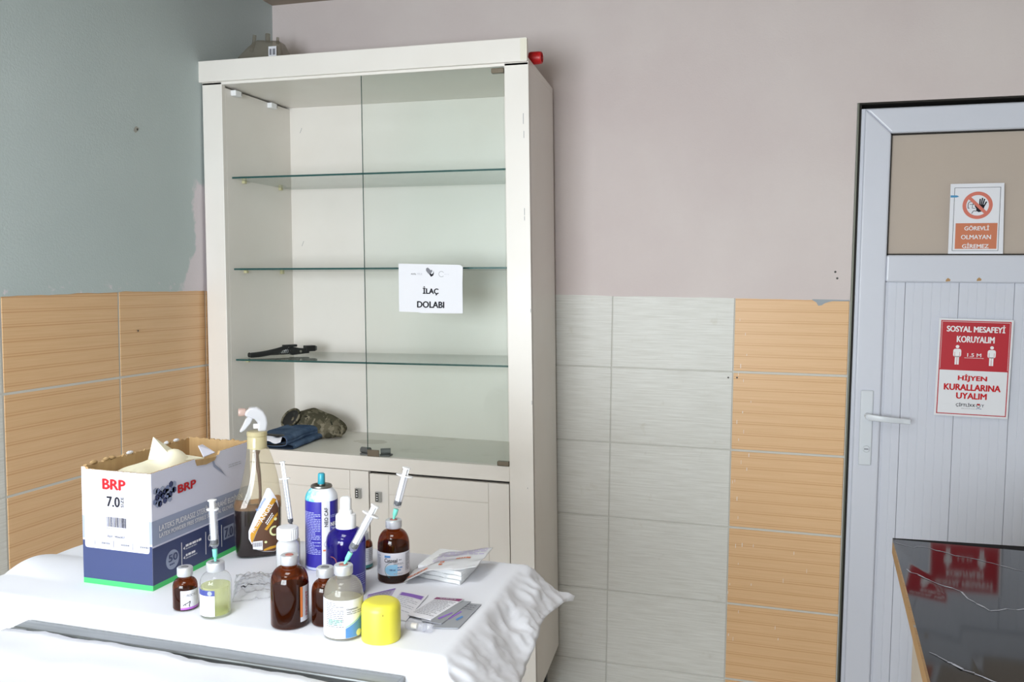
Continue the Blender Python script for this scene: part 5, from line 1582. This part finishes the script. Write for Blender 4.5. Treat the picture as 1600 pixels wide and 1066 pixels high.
shape('ink_violet', ob, F_(.0004), [(.60, .15), (.86, .45), (.92, .42), (.70, .12)], 'violet_print')
tag(se, 'silver foil sachet lying between the maroon-topped and blue-printed ones', 'sachet')
sc_ = empty('foil_sachet', (1.330, -1.728, ZS + .0034))
ob, F_ = sheet(sc_, 'pouch', 'paper', L2(sc_, [(1.3190, -1.6920), (1.3590, -1.6870), (1.3420, -1.7720), (1.3050, -1.7640)]), 0, .0014, .0015)
patch('ink_maroon', ob, F_(.0004), .02, .98, .86, .98, 'maroon_header', 6)
fine('ink_pale', ob, F_(.0007), .2, .8, .90, .94, 1, 75, .9, 5)
fine('ink_grey', ob, F_(.0004), .08, .92, .08, .80, 13, 74, .28, 7)
tag(sc_, 'white sachet with a maroon header lying on the silver foil sachets', 'sachet')

# needle cap / empty barrel lying beside the yellow lid
tb = empty('syringe_barrel', (1.3380, -1.8000, ZC + .0010 + .0062), radians(-2))
MB().lathe([(0, -.020), (.0050, -.020), (.0052, -.018), (.0052, .006), (.0056, .0065), (.0056, .016), (.0050, .017), (0, .017)], 22).map(lambda x, y, z: (z, x, y)).build('clear_tube', 'syringe_barrel', tb, smooth=True, angle=45)
MB().lathe([(0, .006), (.0062, .006), (.0062, .0075), (0, .0075)], 22).map(lambda x, y, z: (z, x, y)).build('collar_ring', 'syringe_barrel', tb, smooth=True, angle=45)
MB().lathe([(0, -.012), (.0036, -.012), (.0036, -.004), (0, -.004)], 14).map(lambda x, y, z: (z, x, y)).build('plug', 'plastic_offwhite', tb, smooth=True)
tag(tb, 'short clear plastic tube lying beside the yellow spray lid', 'tube')

# opened pack of gauze
gz = empty('gauze_pack', (1.292, -1.572, ZS))
PD = L2(gz, [(1.2560, -1.5220), (1.3280, -1.5280), (1.3300, -1.6220), (1.2530, -1.6080)])
for k_ in range(3):
    def pad(u, v, top):
        a, b_, c_, d_ = [Vector(p) for p in PD]; p = a.lerp(b_, u).lerp(d_.lerp(c_, u), v)
        n_ = noise.noise(Vector((p.x * 60, p.y * 60, k_ * 3)))
        return (p.x + .0015 * n_ + k_ * .001, p.y + .0015 * n_, k_ * .0070 + (.0066 if top else 0) * (1 - .25 * (abs(2 * u - 1) ** 6 + abs(2 * v - 1) ** 6) / 2) + .0006 * n_)
    b_ = MB(); b_.grid(lambda u, v: pad(u, v, 1), 16, 16); b_.grid(lambda u, v: pad(u, v, 0), 16, 16)
    for t in range(16):
        q0, q1 = t / 16, (t + 1) / 16
        for f_ in (lambda q: (q, 0), lambda q: (q, 1), lambda q: (0, q), lambda q: (1, q)):
            b_.face([pad(*f_(q0), 0), pad(*f_(q1), 0), pad(*f_(q1), 1), pad(*f_(q0), 1)])
    b_.build('gauze_pad', 'gauze', gz, smooth=True, angle=60)
WR = L2(gz, [(1.2420, -1.5640), (1.3500, -1.5230), (1.3520, -1.6120), (1.2480, -1.6470)])
def wrapf(u, v, d=0):
    a, b_, c_, d_ = [Vector(p) for p in WR]; p = a.lerp(b_, u).lerp(d_.lerp(c_, u), v)
    z = .0235 - .0165 * max(0, 1 - u * 2.6) ** 1.4 + .0060 * u ** 2 - .0030 * max(0, v - .7) / .3 + .0016 * noise.noise(Vector((u * 5, v * 5, 1))) + .0015 * sin(u * 9 + v * 4) * u
    return (p.x, p.y, z + d)
wp = MB().grid(lambda u, v: wrapf(u, v), 34, 22).build('paper_wrapper', 'white_translucent', gz, smooth=True, angle=180, solid=.0006)
W_ = lambda d: (lambda u, v: wrapf(u, 1 - v, d))
fine('ink_violet', wp, W_(.0010), .30, .95, .60, .95, 5, 81, .22, 7)
fine('sachet_lilac', wp, W_(.0010), .08, .60, .30, .60, 5, 82, .35, 6)
fine('salmon', wp, W_(.0011), .02, .30, .06, .16, 1, 83, .7, 5)
fine('salmon', wp, W_(.0011), .60, .80, .42, .52, 1, 84, .6, 4)
fine('salmon', wp, W_(.0011), .42, .50, .16, .34, 2, 85, .6, 2)
tag(gz, 'opened paper pack of white gauze pads on the drape beside the blue-circle vial', 'gauze pack')

# crumpled clear packaging between the spray bottle and the large amber vial
cp = empty('plastic_wrapper', (1.035, -1.728, ZS))
CP = L2(cp, [(.982, -1.690), (1.040, -1.665), (1.094, -1.752), (1.045, -1.790)])
def film(u, v, d=0):
    a, b_, c_, d_ = [Vector(p) for p in CP]; p = a.lerp(b_, u).lerp(d_.lerp(c_, u), v)
    h = .012 * sin(pi * u) ** .6 * sin(pi * v) ** .6
    n_ = .006 * noise.noise(Vector((u * 5, v * 6, 4))) + .003 * noise.noise(Vector((u * 13, v * 12, 9)))
    return (p.x + n_ * .5, p.y, max(.0006, h + n_) + d)
fl_ = MB().grid(lambda u, v: film(u, v), 30, 34).build('clear_film', 'plastic_film', cp, smooth=True, angle=180, solid=.0003)
fine('ink_pale', fl_, lambda u, v: film(u, 1 - v, .0008), .12, .90, .22, .85, 13, 91, .25, 8)
poly_line('ink_black', fl_, lambda u, v: film(u, 1 - v, .0010), [(.15, .28), (.22, .34), (.28, .28), (.34, .34), (.40, .29), (.46, .34), (.54, .30), (.62, .33), (.72, .31)], .016, 'pen_scribble')
tag(cp, 'crumpled clear plastic wrapper with faint print behind the yellow-green vial', 'wrapper')
